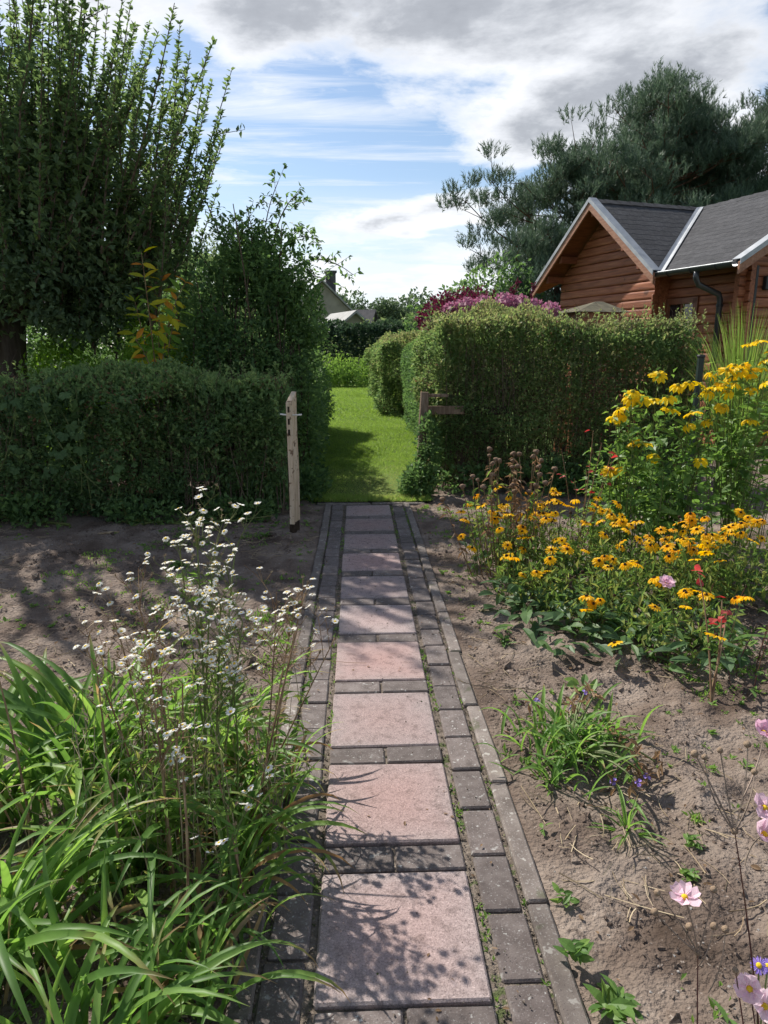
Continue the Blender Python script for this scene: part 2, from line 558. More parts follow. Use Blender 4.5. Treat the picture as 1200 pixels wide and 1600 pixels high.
M['yellowleaf'] = leaf_mat('yellow_leaf', [(.40, .46, .05), (.58, .54, .05), (.62, .48, .05)], .62, rnd=.9)
M['orangeleaf'] = leaf_mat('orange_leaf', [(.70, .40, .06), (.72, .30, .05), (.62, .22, .05)], .6, rnd=.9)
M['redleaf'] = leaf_mat('red_leaf', [(.16, .025, .02), (.24, .05, .04), (.12, .03, .025)], .4, rnd=.9)
M['purple'] = leaf_mat('purple_leaf', [(.03, .007, .012), (.05, .01, .017), (.075, .018, .028)], .35)
M['pinkhead'] = leaf_mat('pink_floret', [(.30, .10, .17), (.38, .16, .24), (.44, .22, .29)], .3)
M['needle'] = leaf_mat('pine_needle', [(.028, .046, .032), (.044, .066, .043), (.064, .09, .056)], .25, spec=.25)
M['far'] = leaf_mat('far_leaf', [(.03, .048, .028), (.045, .068, .034), (.065, .09, .04)], .3)
M['darkfar'] = leaf_mat('dark_far_leaf', [(.012, .024, .016), (.02, .036, .02), (.03, .05, .024)], .25)
M['grass'] = leaf_mat('grass_blade', [(.056, .088, .017), (.08, .128, .026), (.108, .162, .037), (.17, .155, .068)], .45, spec=.2)
M['daylily'] = leaf_mat('daylily_leaf', [(.055, .098, .02), (.078, .13, .026), (.10, .158, .032), (.13, .18, .04)], .58, rough=.42, spec=.38, rnd=.9)
M['daylily'] = leaf_mat('daylily_leaf', [(.042, .085, .02), (.06, .115, .026), (.08, .142, .032), (.105, .165, .04)], .5, rough=.46, spec=.3, tip=True)
M['strawleaf'] = leaf_mat('straw_leaf', [(.11, .065, .03), (.14, .095, .042), (.14, .105, .06)], .4, rnd=.9)
M['tallgrass'] = leaf_mat('ornamental_grass', [(.06, .10, .022), (.085, .13, .03), (.11, .15, .042)], .45, spec=.25)
M['cone_leaf'] = leaf_mat('coneflower_leaf', [(.04, .08, .02), (.06, .108, .026), (.09, .14, .034)], .45, rough=.46, spec=.3, rnd=.9)
M['susan_leaf'] = leaf_mat('susan_leaf', [(.026, .05, .022), (.04, .075, .028), (.06, .10, .034)], .4, rough=.48, spec=.28, rnd=.9)
M['susan_up'] = leaf_mat('susan_stem_leaf', [(.04, .075, .02), (.07, .11, .028), (.12, .13, .04)], .42)
M['weed'] = leaf_mat('weed_leaf', [(.045, .09, .022), (.075, .13, .03), (.11, .17, .04)], .42, rnd=.5)
M['dryleaf'] = leaf_mat('dry_leaf', [(.06, .042, .028), (.095, .062, .036), (.13, .085, .045)], .35, rnd=.6)
M['petal_y'] = leaf_mat('yellow_petal', [(.88, .62, .012), (.90, .70, .02), (.86, .56, .015)], .5, tb=1.1, rough=.5, spec=.2, rnd=.9)
M['petal_o'] = leaf_mat('orange_petal', [(.88, .53, .012), (.90, .60, .015), (.85, .45, .012)], .5, tb=1.1, rough=.5, spec=.2, rnd=.9)
M['petal_w'] = leaf_mat('white_petal', [(.86, .86, .82), (.88, .88, .86), (.84, .82, .75)], .45, tb=1.05, rnd=.9)
M['petal_p'] = leaf_mat('pink_petal', [(.82, .56, .66), (.86, .68, .74), (.76, .42, .56)], .45, tb=1.1, rnd=.9)
M['petal_v'] = leaf_mat('violet_petal', [(.30, .20, .62), (.40, .28, .72)], .4, tb=1.1, rnd=.9)
M['cone_dark'] = surf_mat('dark_cone', [(.018, .01, .007), (.035, .02, .012), (.06, .03, .015)], 200, 3, .9, .5, 600, spec=.1, bdist=.002)
M['cone_green'] = surf_mat('green_cone', [(.16, .17, .02), (.26, .24, .03), (.34, .28, .04)], 200, 3, .9, .5, 600, spec=.1, bdist=.002)
M['disc_y'] = surf_mat('yellow_disc', [(.55, .33, .02), (.68, .45, .03), (.7, .5, .06)], 300, 3, .9, .4, 900, spec=.1, bdist=.001)
M['seed'] = surf_mat('seed_head', [(.09, .055, .04), (.17, .115, .08), (.25, .18, .13)], 120, 4, .95, .8, 400, spec=.1, bdist=.003)
M['seedgreen'] = surf_mat('green_seed_head', [(.17, .12, .085), (.24, .175, .12), (.31, .23, .16)], 200, 4, .95, .8, 500, spec=.1, bdist=.002)
M['log'] = surf_mat('log_wood', [(.14, .045, .021), (.27, .09, .04), (.38, .15, .072)], 7, 10, .6, .5, 30, (4, .35, 5), spec=.35, rnd=.35, bdist=.004, speck=[(3.2, .66, (.06, .018, .008), .8), (11, .70, (.04, .012, .006), .8)])
M['barge'] = surf_mat('barge_wood', [(.21, .095, .055), (.30, .145, .085), (.36, .19, .12)], 6, 8, .6, .3, 30, (4, 1, 5), spec=.3)
M['soffit'] = surf_mat('soffit_wood', [(.12, .036, .016), (.19, .06, .025), (.25, .085, .036)], 6, 6, .65, .3, 30, (1, 5, 5), spec=.3, rnd=.3)
M['trim'] = surf_mat('zinc_trim', [(.24, .255, .275), (.33, .345, .36), (.42, .43, .44)], 6, 6, .5, .1, 60, spec=.5, metal=.35)
M['shingle'] = surf_mat('bitumen_shingle', [(.034, .034, .037), (.05, .05, .054), (.075, .074, .077)], 14, 8, .92, .6, 400, spec=.25, rnd=.25, bdist=.003, speck=[(7, .68, (.06, .062, .045), .6)])
M['moss_shingle'] = surf_mat('mossy_shingle', [(.06, .055, .04), (.11, .10, .065), (.17, .15, .10)], 12, 8, .95, .7, 100, spec=.2, rnd=.3, bdist=.005)
M['gutter'] = surf_mat('gutter_metal', [(.035, .037, .041), (.05, .053, .058), (.07, .073, .078)], 5, 4, .35, .05, 40, spec=.5, metal=.3)
M['frame'] = surf_mat('window_wood', [(.12, .04, .018), (.18, .065, .03), (.22, .08, .04)], 6, 6, .5, .2, 40, (5, 5, .6), spec=.4)
M['dark'] = surf_mat('dark_metal', [(.012, .013, .015), (.02, .021, .023), (.03, .031, .033)], 20, 4, .5, .1, 60, spec=.4)
M['greenpost'] = surf_mat('green_post', [(.008, .016, .013), (.014, .026, .02), (.02, .035, .027)], 20, 4, .45, .1, 60, spec=.4)
M['paint'] = surf_mat('peeling_paint', [(.36, .25, .165), (.54, .42, .30), (.62, .51, .39)], 7, 8, .75, .6, 60, (6, 6, .8), spec=.2, bdist=.004,
                      speck=[(19, .60, (.15, .09, .055), .9), (60, .66, (.10, .06, .04), .85)])
M['oldwood'] = surf_mat('old_wood', [(.09, .06, .04), (.17, .12, .085), (.25, .19, .14)], 8, 8, .9, .7, 40, (6, 6, .7), spec=.15, bdist=.004)
M['rotwood'] = surf_mat('rotten_wood', [(.02, .014, .011), (.045, .032, .024), (.08, .06, .045)], 14, 8, .95, .8, 40, (4, 4, 1), spec=.1, bdist=.006)
M['whitemetal'] = surf_mat('white_rod', [(.55, .52, .46), (.68, .66, .6), (.72, .7, .66)], 40, 4, .5, .1, 60, spec=.4)
M['render'] = surf_mat('house_render', [(.24, .215, .17), (.31, .28, .225), (.35, .32, .26)], 1.5, 6, .9, .2, 30, spec=.2)
M['paleroof'] = surf_mat('pale_roof', [(.24, .235, .225), (.31, .305, .29), (.37, .36, .34)], 2.2, 8, .8, .4, 20, spec=.25, rnd=.25)
M['darkroof'] = surf_mat('dark_roof', [(.05, .05, .055), (.075, .072, .075), (.10, .095, .095)], 2.2, 8, .85, .3, 20, spec=.25, rnd=.3)


def glass_mat():
    m, t, L = new_mat('window_glass')
    p = _mk(t, 'ShaderNodeBsdfPrincipled')
    p.inputs['Base Color'].default_value = (.02, .02, .023, 1)
    p.inputs['Roughness'].default_value = .06
    p.inputs['Specular IOR Level'].default_value = .8
    o = _mk(t, 'ShaderNodeOutputMaterial'); L(p.outputs[0], o.inputs[0])
    return m


M['glass'] = glass_mat()

# ------------------------------------------------------------------ ground, lawn, path
def soil_h(x, y):
    x = np.asarray(x, float); y = np.asarray(y, float)
    P = np.stack([x.ravel(), y.ravel(), np.zeros(x.size)], 1)
    hgt = (fbm(P * 1.1, 3, 3) - .5) * .06 + (fbm(P * 5.0, 9, 4) - .5) * .065 + np.abs(fbm(P * 9.0, 15, 3) - .5) * -.05 + np.maximum(fbm(P * 17.0, 21, 3) - .5, 0) * .07 + .006
    hgt = hgt.reshape(x.shape) - .004
    e = np.abs(x)
    k = np.clip((e - .39) / .16, 0, 1)
    inside = ((e < .386) & (y < 6.43)) | ((x > -1.55) & (x < .56) & (y > 6.43))
    hgt = np.where(y < 6.6, hgt * (.25 + .75 * k) - .008 * (1 - k), hgt)
    return np.where(inside, -.07, hgt)


def grid_sheet(name, xs, ys, hf, mat, xmax=None):
    X, Y = np.meshgrid(xs, ys)
    if xmax is not None:
        X = xs[0] + (X - xs[0]) / (xs[-1] - xs[0]) * (xmax(Y) - xs[0])
    Z = hf(X, Y)
    V = np.stack([X, Y, Z], -1).reshape(-1, 3)
    nx, ny = len(xs), len(ys)
    i = np.arange(ny - 1)[:, None] * nx + np.arange(nx - 1)[None]
    F = np.stack([i, i + 1, i + nx + 1, i + nx], -1).reshape(-1, 4)
    o = MB().add(V, F).build(name, mat, smooth=True)
    o['kind'] = 'structure'
    return o


S = 900.0
g = MB().add([(-S, -S, -.10), (S, -S, -.10), (S, S, -.10), (-S, S, -.10)], [(0, 1, 2, 3)]).build('ground', M['meadow'])
g['kind'] = 'structure'; g['label'] = 'flat green ground of the gardens reaching to the horizon'
xs = np.unique(np.concatenate([np.linspace(-7, -2.4, 70), np.linspace(-2.4, 2.6, 260), np.linspace(2.6, 7, 60)]))
ys = np.unique(np.concatenate([np.linspace(-1.5, .6, 30), np.linspace(.6, 4.4, 230), np.linspace(4.4, 8.8, 120)]))
o = grid_sheet('garden_soil', xs, ys, soil_h, M['soil'])
o['label'] = 'bare sandy brown garden soil on both sides of the path'
lawn_h = lambda X, Y: .004 + .02 * (fbm(np.stack([X.ravel() * .9, Y.ravel() * .9, X.ravel() * 0], 1), 5, 3).reshape(X.shape) - .5) + np.where(Y < 8.9, .012, 0)
lawn_x = lambda Y: .62 + np.clip((Y - 7.4) / 3, 0, 1) * .4 + np.clip((Y - 13) / 2, 0, 1) * 2.0
o = grid_sheet('lawn', np.linspace(-1.6, 2.6, 60), np.linspace(6.385, 30, 200), lawn_h, M['lawn'], lawn_x)
o['label'] = 'mown green lawn strip running away between the hedges'

path = MB().box((0, 3.2, -.045), (.425, 3.2, .033)).build('path', M['sand'])
path['kind'] = 'structure'; path['label'] = 'narrow garden path of red slabs edged with dark pavers and kerbs'
PER, Y0 = .515, 1.243 - 2 * .515
slab_me = [MB().box((0, 0, 0), (.199, .199, .03), bev=.005).mesh('slab', M['slab'], fixn=True) for _ in range(1)]
pav_me = MB().box((0, 0, 0), (.0495, .0985, .03), bev=.005).mesh('paver', M['paver'], fixn=True)
prow_me = MB().box((0, 0, 0), (.0975, .0485, .03), bev=.005).mesh('paver', M['paver'], fixn=True)
kerb_me = MB().box((0, 0, 0), (.028, .2555, .05), bev=.006).mesh('kerb_stone', M['kerb'], fixn=True)
for k in range(12):
    y = Y0 + k * PER
    t = rng.normal(0, .0065, 3)
    link('slab', slab_me[0], path, (rng.normal(0, .002), y + .2, -.030 + rng.normal(0, .0015)), (t[0], t[1], t[2] * .8))
    for s in (-1, 1):
        t = rng.normal(0, .008, 3)
        link('paver', prow_me, path, (s * .101 + rng.normal(0, .0015), y - .0575, -.031 + rng.normal(0, .002)), tuple(t))
for s in (-1, 1):
    y = .06 if s > 0 else .14
    while y < 6.25:
        t = rng.normal(0, .008, 3)
        link('paver', pav_me, path, (s * (.276 + rng.normal(0, .003)), y + .1, -.031 + rng.normal(0, .0025)), (t[0], t[1], t[2] * 1.2))
        y += .2055
    y = -.03 if s > 0 else .19
    while y < 6.2:
        t = rng.normal(0, .005, 3)
        link('kerb_stone', kerb_me, path, (s * (.366 + rng.normal(0, .003)), y + .258, -.045 + rng.normal(0, .003)), (t[0], t[1] * 2, t[2]))
        y += .515
for k, x in enumerate((-.255, .255)):
    me = MB().box((0, 0, 0), (.248, .03, .05), bev=.006).mesh('kerb_stone', M['kerb'], fixn=True)
    link('kerb_stone', me, path, (x + .03, 6.345, -.043), (0.01, .012 * (1 - k), .01 - .03 * k))
# moss and grit standing in the joints
mb = MB()
jx = np.concatenate([rng.choice([-.212, .212], 260) + rng.normal(0, .006, 260), rng.choice([-.334, .334], 300) + rng.normal(0, .006, 300)])
jy = rng.uniform(.3, 6.3, len(jx))
n_ = 5
pos = np.repeat(np.stack([jx, jy, np.full(len(jx), -.012)], 1), n_, 0) + rng.normal(0, .007, (len(jx) * n_, 3)) * (1, 1.6, .2)
d = nrm(rng.normal(0, .6, (len(pos), 3)) + (0, 0, .8))
keep = vnoise(pos * (3, 3, 0), 4) > .52
mb.scatter(T_FOLD, pos[keep], frames(d[keep]), rng.uniform(.008, .02, keep.sum()), .5)
mb.build('joint_weeds', M['weed'], path, kind='stuff')
mb = MB()
ico_v = nrm(np.array([(1, 0, 0), (-1, 0, 0), (0, 1, 0), (0, -1, 0), (0, 0, 1), (0, 0, -1)], float))
T_OCT = (ico_v * .5, np.array([(0, 2, 4), (2, 1, 4), (1, 3, 4), (3, 0, 4), (2, 0, 5), (1, 2, 5), (3, 1, 5), (0, 3, 5)]))
jx = rng.choice([-.212, .212, -.334, .334], 2600) + rng.normal(0, .006, 2600)
pos = np.stack([jx, rng.uniform(.3, 6.3, 2600), np.full(2600, -.008)], 1)
mb.scatter(T_OCT, pos, frames(rng.normal(size=(2600, 3))), rng.uniform(.003, .009, 2600))
n_ = 3200
gx_ = np.where(rng.random(n_) < .55, rng.choice([-1, 1], n_) * (.40 - rng.exponential(.06, n_)), rng.uniform(-.38, .38, n_))
pos = np.stack([gx_, rng.uniform(.3, 6.3, n_), np.full(n_, .0015)], 1)
k = fbm(pos * (2.5, 2.5, 0), 17, 3) > .46
mb.scatter(T_OCT, pos[k], frames(rng.normal(size=(k.sum(), 3))), np.exp(rng.normal(-5.7, .45, k.sum())))
mb.build('joint_grit', M['sand'], path, kind='stuff')
mb = MB()
k = 130
a = rng.uniform(0, 6.28, k)
mb.scatter(T_OVAL, np.stack([rng.uniform(-.38, .38, k), rng.uniform(.6, 6.3, k), np.full(k, .004)], 1), frames(np.stack([np.cos(a), np.sin(a), rng.normal(.1, .2, k)], 1), jit=.3), rng.uniform(.006, .018, k), .5)
mb.build('leaf_crumbs', M['dryleaf'], path, kind='stuff')

# ---- soil litter
def soil_pts(n, x0, x1, y0, y1):
    x = rng.uniform(x0, x1, n); y = y0 + (y1 - y0) * rng.random(n) ** 1.3
    k = np.abs(x) > .43
    x, y = x[k], y[k]
    return np.stack([x, y, soil_h(x, y)], 1)


T_CLOD = (T_OCT[0] * (1, 1, .75), T_OCT[1])
mb = MB()
p = soil_pts(42000, -2.6, 2.8, .5, 6.2)
p = p[fbm(p * (2.2, 2.2, 0), 31, 3) > .44]
mb.scatter(T_CLOD, p, frames(rng.normal(size=(len(p), 3))), np.exp(rng.normal(-4.75, .6, len(p))))
tag(mb.build('soil_clods', M['soil']), 'loose crumbs and clods lying on the sandy garden soil', 'soil', kind='stuff')
mb = MB()
p = soil_pts(7500, -3.4, 2.8, .6, 6.0)
p = p[fbm(p * (1.6, 1.6, 0), 41, 3) > .46]
for q in p:
    a = rng.uniform(0, 6.28); ln = rng.uniform(.03, .13) * (1.6 if rng.random() < .12 else 1)
    dv = np.array([math.cos(a), math.sin(a), 0])
    mid = q + dv * ln * .5 + np.append(rng.normal(0, ln * .12, 2), .006)
    mb.tube(curve_pts(q + (0, 0, .005), mid, q + dv * ln + (0, 0, .005 + rng.random() * .012), 4), rng.uniform(.0008, .002), 3, rng.random(), cap=False)
tag(mb.build('dry_straw', M['straw']), 'dry straw bits and stalks strewn over the soil', 'straw', kind='stuff')
mb = MB()
p = soil_pts(4200, -3.4, 2.8, .7, 6.3)
dens = fbm(p * (1.3, 1.3, 0), 51, 3)
p = p[dens > np.where(p[:, 0] > 0, .52, .49)]
for q in p:
    kq = int(rng.integers(4, 9)); sz = rng.uniform(.008, .028)
    a = rng.uniform(0, 6.28, kq)
    dv = np.stack([np.cos(a), np.sin(a), rng.uniform(.2, 1.4, kq)], 1)
    mb.scatter(T_FOLD, np.repeat(q[None], kq, 0) + rng.normal(0, .006, (kq, 3)) * (1, 1, 0), frames(dv, jit=.3), sz * rng.uniform(.7, 1.4, kq), rng.uniform(.3, .6))
tag(mb.build('weed_seedlings', M['weed']), 'tiny green weed seedlings scattered thinly over the soil', 'weeds', kind='stuff')

mb = MB()
p = soil_pts(1500, -3.4, 2.8, .7, 6.2)
p = p[fbm(p * (1.9, 1.9, 0), 71, 3) > .47]
a = rng.uniform(0, 6.28, len(p))
mb.scatter(T_OVAL, p + (0, 0, .006), frames(np.stack([np.cos(a), np.sin(a), rng.normal(.1, .25, len(p))], 1), jit=.35), rng.uniform(.010, .030, len(p)), rng.uniform(.3, .6, len(p)))
tag(mb.build('fallen_leaves', M['dryleaf']), 'small brown fallen leaves scattered on the soil', 'leaves', kind='stuff')
mb = MB()
p = soil_pts(5000, -2.4, 2.6, .6, 5.5)
p = p[fbm(p * (3.1, 3.1, 0), 81, 2) > .5]
mb.scatter((T_OCT[0] * (1, .8, .6), T_OCT[1]), p, frames(rng.normal(size=(len(p), 3))), np.exp(rng.normal(-5.1, .45, len(p))))
tag(mb.build('pebbles', M['pebble']), 'small pale grey pebbles strewn in the soil', 'pebbles', kind='stuff')
mb = MB()
p = soil_pts(1700, -2.8, 2.4, 1.0, 6.2)
p = p[fbm(p * (1.1, 1.1, 0), 91, 3) > .53]
for q in p:                                   # short wispy grass and chickweed cushions
    kq = int(rng.integers(14, 34)); sp_ = rng.uniform(.012, .04)
    base_ = q + np.concatenate([rng.normal(0, sp_, (kq, 2)), np.zeros((kq, 1))], 1)
    mb.scatter(T_FOLD, base_, frames(rng.normal(0, .7, (kq, 3)) + (0, 0, .9), jit=.5), rng.uniform(.010, .03, kq), rng.uniform(.2, .5))
tag(mb.build('weed_cushions', M['weed']), 'low green weed cushions growing in patches on the soil', 'weeds', kind='stuff')

# ---- lawn blades
def blades(mb, x0, x1, y0, y1, n, size, wd):
    x = rng.uniform(x0, x1, n); y = rng.uniform(y0, y1, n)
    k = x < lawn_x(y) - .03
    x, y = x[k], y[k]
    n = len(x)
    P = np.stack([x, y, x * 0], 1)
    z = lawn_h(x, y)
    a = rng.uniform(0, 6.28, n)
    d = np.stack([np.cos(a) * .7, np.sin(a) * .7, rng.uniform(.45, 1.2, n)], 1)
    worn = np.exp(-((x - .25) ** 2 / .25 + (y - 7.0) ** 2 / 1.2))
    t = np.clip(.15 + .55 * fbm(P * 1.4, 61, 3) + rng.normal(0, .13, n) + .32 * worn, 0, 1)
    mb.scatter(T_TRI, np.stack([x, y, z - .003], 1), frames(d, jit=1.5), rng.uniform(.6, 1.3, n) * size * (1 - .5 * worn), wd, t)


mb = MB()
blades(mb, -1.1, 1.4, 6.39, 9.5, 56000, .036, .14)
blades(mb, -.7, .6, 6.36, 6.6, 4500, .065, .12)
blades(mb, -1.0, 1.4, 9.5, 14, 42000, .042, .16)
blades(mb, -1.0, 1.8, 14, 27, 42000, .055, .22)
tag(mb.build('lawn_grass', M['grass']), 'short green grass blades of the mown lawn strip', 'grass', kind='stuff')


# ------------------------------------------------------------------ hedges
def hedge(name, label, box, n, leaf, mat, wts=(1, 1, .5, .5, .3), bump=.06, depth=.07, thin=0.0, ntw=260, topcut=0, cat='hedge', fill=.2, seed=1, topz=None):
    x0, x1, y0, y1, h = box
    th = thing(name, label, cat, ((x0 + x1) / 2, (y0 + y1) / 2, 0))
    O = np.array([(x0 + x1) / 2, (y0 + y1) / 2, 0])
    A = np.array([(x1 - x0) * h * wts[0], (x1 - x0) * (y1 - y0) * wts[1], (y1 - y0) * h * wts[2], (y1 - y0) * h * wts[3], (x1 - x0) * h * wts[4]])
    f = rng.choice(5, n, p=A / A.sum())
    a, b = rng.random(n), rng.random(n)
    X = x0 + (x1 - x0) * a; Y = y0 + (y1 - y0) * b; Z = h * rng.random(n)
    nor = np.array([(0, -1, 0), (0, 0, 1), (-1, 0, 0), (1, 0, 0), (0, 1, 0)], float)[f]
    P = np.stack([X, Y, Z], 1)
    P[f == 0, 1] = y0; P[f == 1, 2] = h; P[f == 2, 0] = x0; P[f == 3, 0] = x1; P[f == 4, 1] = y1
    bmp = (fbm(P * 3.0, seed, 3) - .5) * 2.2 * bump + (fbm(P * .9, seed + 7, 2) - .5) * 2 * bump
    dp = rng.exponential(depth, n) - .02
    # rounded shoulders: the upper front edge leans back a little
    P = P + nor * (bmp - dp)[:, None]
    sh = np.clip((P[:, 2] - (h - .3)) / .3, 0, 1) ** 2
    P[:, 1] += np.where(f == 0, sh * .14, 0)
    P[:, 0] += np.where(f == 2, sh * .12, 0) - np.where(f == 3, sh * .12, 0)
    ed = np.minimum(np.minimum(P[:, 0] - x0, x1 - P[:, 0]), P[:, 1] - y0)
    P[:, 2] -= np.where(f == 1, .13 * np.clip(1 - ed / .25, 0, 1) ** 2, 0)
    nf = int(n * fill)
    Q = np.stack([rng.uniform(x0 + .06, x1 - .06, nf), rng.uniform(y0 + .06, y1 - .06, nf), h * .97 * rng.random(nf)], 1)
    P = np.concatenate([P, Q]); nor = np.concatenate([nor, np.repeat([[0, 0, .3]], nf, 0)])
    hole = fbm(P * 4.2, seed + 3, 3)
    low = np.clip(1 - P[:, 2] / (h * .55), 0, 1)
    k = (hole > .36 + thin * low) & (P[:, 2] > .01)
    P, nor = P[k], nor[k]
    d = nor * .75 + rng.normal(0, .6, P.shape) + (0, 0, .35)
    t = np.clip(.12 + .5 * fbm(P * 2.0, seed + 5, 2) + rng.normal(0, .16, len(P)) + .34 * np.clip((P[:, 2] - h + .16) / .16, 0, 1), 0, 1)  # last term lightens leaves near the top: sunlit fringe put into the tint
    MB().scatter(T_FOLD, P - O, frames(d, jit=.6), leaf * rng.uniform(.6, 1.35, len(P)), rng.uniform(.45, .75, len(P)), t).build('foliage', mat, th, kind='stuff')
    if topcut:                                  # dead brown leaves caught in patches
        kb = rng.integers(0, len(P), int(len(P) * .16))
        Pb = P[kb]
        Pb = Pb[fbm(Pb * 2.4, seed + 9, 3) > .54]
        MB().scatter(T_FOLD, Pb - O + (0, -.012, .004), frames(rng.normal(0, .7, Pb.shape) + (0, -.4, .2)), leaf * rng.uniform(.6, 1.1, len(Pb)), .5).build('dead_leaves', M['dryleaf'], th, kind='stuff')
    sprig, sl_ = MB(), MB()
    for i in range(int(topcut * .45)):          # fresh shoots standing out of the clipped face
        fr = rng.random() < .45
        x = rng.uniform(x0, x1); y = y0 if fr else rng.uniform(y0, y1); z = rng.uniform(.3, 1) * h if fr else h - .03
        b0 = np.array([x, y, z]); e = b0 + nrm(np.array([rng.normal(0, .5), -.8 if fr else rng.normal(0, .4), .6 if fr else 1.0])) * rng.uniform(.06, .2)
        sprig.tube(np.stack([b0, (b0 + e) / 2 + rng.normal(0, .008, 3), e]) - O, .0018, 3, cap=False)
        k = 9
        q = b0 + (e - b0) * np.linspace(.2, 1, k)[:, None]
        sl_.scatter(T_FOLD, q - O, frames(rng.normal(0, .8, (k, 3)) + (0, -.2, .5), jit=.5), leaf * rng.uniform(.6, 1.1, k), .6, rng.uniform(.45, 1, k))
    if topcut:
        sprig.build('fresh_shoots', M['stem'], th, kind='stuff'); sl_.build('fresh_leaves', mat, th, kind='stuff')
    mb = MB()
    for i in range(ntw):
        x = rng.uniform(x0 + .03, x1 - .03); y = y0 + (y1 - y0) * rng.random() ** 1.6 + .03; zt = h * rng.uniform(.55, 1.0)
        b0 = np.array([x, y, 0.0]); b2 = np.array([x + rng.normal(0, .12), np.clip(y + rng.normal(0, .08), y0, y1), zt])
        r = rng.uniform(.003, .007)
        pts = curve_pts(b0, (b0 + b2) / 2 + rng.normal(0, .06, 3) * (1, 1, 0), b2, 6)
        mb.tube(pts - O, np.linspace(r, .0015, 6), 3, cap=False)
        for q in range(3):
            s0 = pts[rng.integers(2, 6)]
            mb.tube(curve_pts(s0, s0 + rng.normal(0, .06, 3) + (0, 0, .05), s0 + rng.normal(0, .11, 3) + (0, -.05, .12), 4) - O, np.linspace(r * .5, .0012, 4), 3, cap=False)
    for i in range(topcut):
        x = rng.uniform(x0, x1); y = rng.uniform(y0 + .03, y1)
        z = h + rng.uniform(-.05, .05)
        b0 = np.array([x, y, z - .12]); b2 = np.array([x + rng.normal(0, .03), y + rng.normal(0, .03), z])
        mb.tube(np.stack([b0, (b0 + b2) / 2 + rng.normal(0, .008, 3), b2]) - O, rng.uniform(.0018, .0035), 3)
    mb.build('twigs', M['twig'], th, kind='stuff')
    return th


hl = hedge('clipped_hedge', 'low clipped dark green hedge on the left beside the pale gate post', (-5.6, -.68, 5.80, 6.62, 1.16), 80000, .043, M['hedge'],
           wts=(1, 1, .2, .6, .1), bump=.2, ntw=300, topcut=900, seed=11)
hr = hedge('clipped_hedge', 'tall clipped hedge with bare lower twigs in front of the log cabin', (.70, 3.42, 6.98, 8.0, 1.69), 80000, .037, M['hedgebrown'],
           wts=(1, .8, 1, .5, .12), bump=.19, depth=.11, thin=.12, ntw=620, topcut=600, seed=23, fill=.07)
hedge('clipped_hedge', 'small block of clipped hedge jutting into the lawn farther back', (.42, 1.7, 14.9, 17.2, 1.58), 30000, .055, M['hedgebrown'],
      wts=(1, 1, 1, .2, .1), bump=.3, thin=.10, ntw=140, seed=31)
hedge('clipped_hedge', 'bright green hedge edge running behind the weathered right gate post', (.86, 1.5, 8.05, 14.4, 1.5), 30000, .05, M['wild'],
      wts=(1, 1, 1, .2, .1), bump=.10, thin=.05, ntw=60, seed=37)
hedge('boundary_hedge', 'dark high hedge across the far end of the lawn strip', (-5.5, 7.5, 30, 31.6, 2.35), 26000, .15, M['darkfar'], wts=(1, 1, .3, .3, .1), bump=.3, depth=.15, ntw=40, seed=41)
hedge('boundary_hedge', 'shaded high hedge behind the tree on the left', (-14, -1.7, 13.0, 14.0, 3.0), 40000, .10, M['hedge'], wts=(1, 1, .1, .6, .1), bump=.25, depth=.12, ntw=60, seed=43)

# big vine leaves hanging in the left hedge, each its own leaf
def lobed(n=5, r=1.0):
    V = [(0, 0, 0)]
    angs = np.linspace(-2.45, 2.45, 2 * n + 1)
    for i, a in enumerate(angs):
        rr = r * (1.0 if i % 2 else .72) * (1 - .12 * abs(a) / 2.45)
        V.append((math.sin(a) * rr * .55, .42 + math.cos(a) * rr * .52, -.10 * rr * (1 if i % 2 else .2)))
    V[0] = (0, .3, .06)
    F = [(0, i + 1, i) for i in range(1, len(angs))]
    return np.array(V, float), np.array(F)


lob_me = [MB().add(lobed()[0] * (s, 1, 1) * .11, lobed()[1]).mesh('leaf', M['vine']) for s in (.95, 1.1, 1.2)]
vt = thing('creeper', 'broad leaved creeper growing over the left end of the low hedge', 'vine', (-2.55, 5.72, 0))
mb = MB()
for s in range(11):
    x = rng.uniform(-3.5, -2.1); z1 = rng.uniform(.75, 1.28)
    p0 = np.array([x, 5.72, rng.uniform(0, .3)]); p2 = np.array([x + rng.normal(0, .3), 5.70 + rng.uniform(-.04, .25), z1])
    pts = curve_pts(p0, (p0 + p2) / 2 + (rng.normal(0, .2), -.06, 0), p2, 10) - np.array([-2.55, 5.72, 0])
    mb.tube(pts, .0028, 3, cap=False)
    for q in pts[3:]:
        for _ in range(2 if rng.random() < .35 else 1):
            n_ = nrm(np.array([rng.normal(0, .6), -1, .6 + rng.normal(0, .6)]))
            qq = Vector(n_).to_track_quat('Z', 'Y') @ Quaternion((0, 0, 1), math.pi + rng.normal(0, .7))
            link('leaf', lob_me[rng.integers(3)], vt, tuple(q + rng.normal(0, .05, 3) + (0, -.03, 0)), qq, float(rng.uniform(.5, 1.05)))
mb.build('stems', M['stem'], vt)

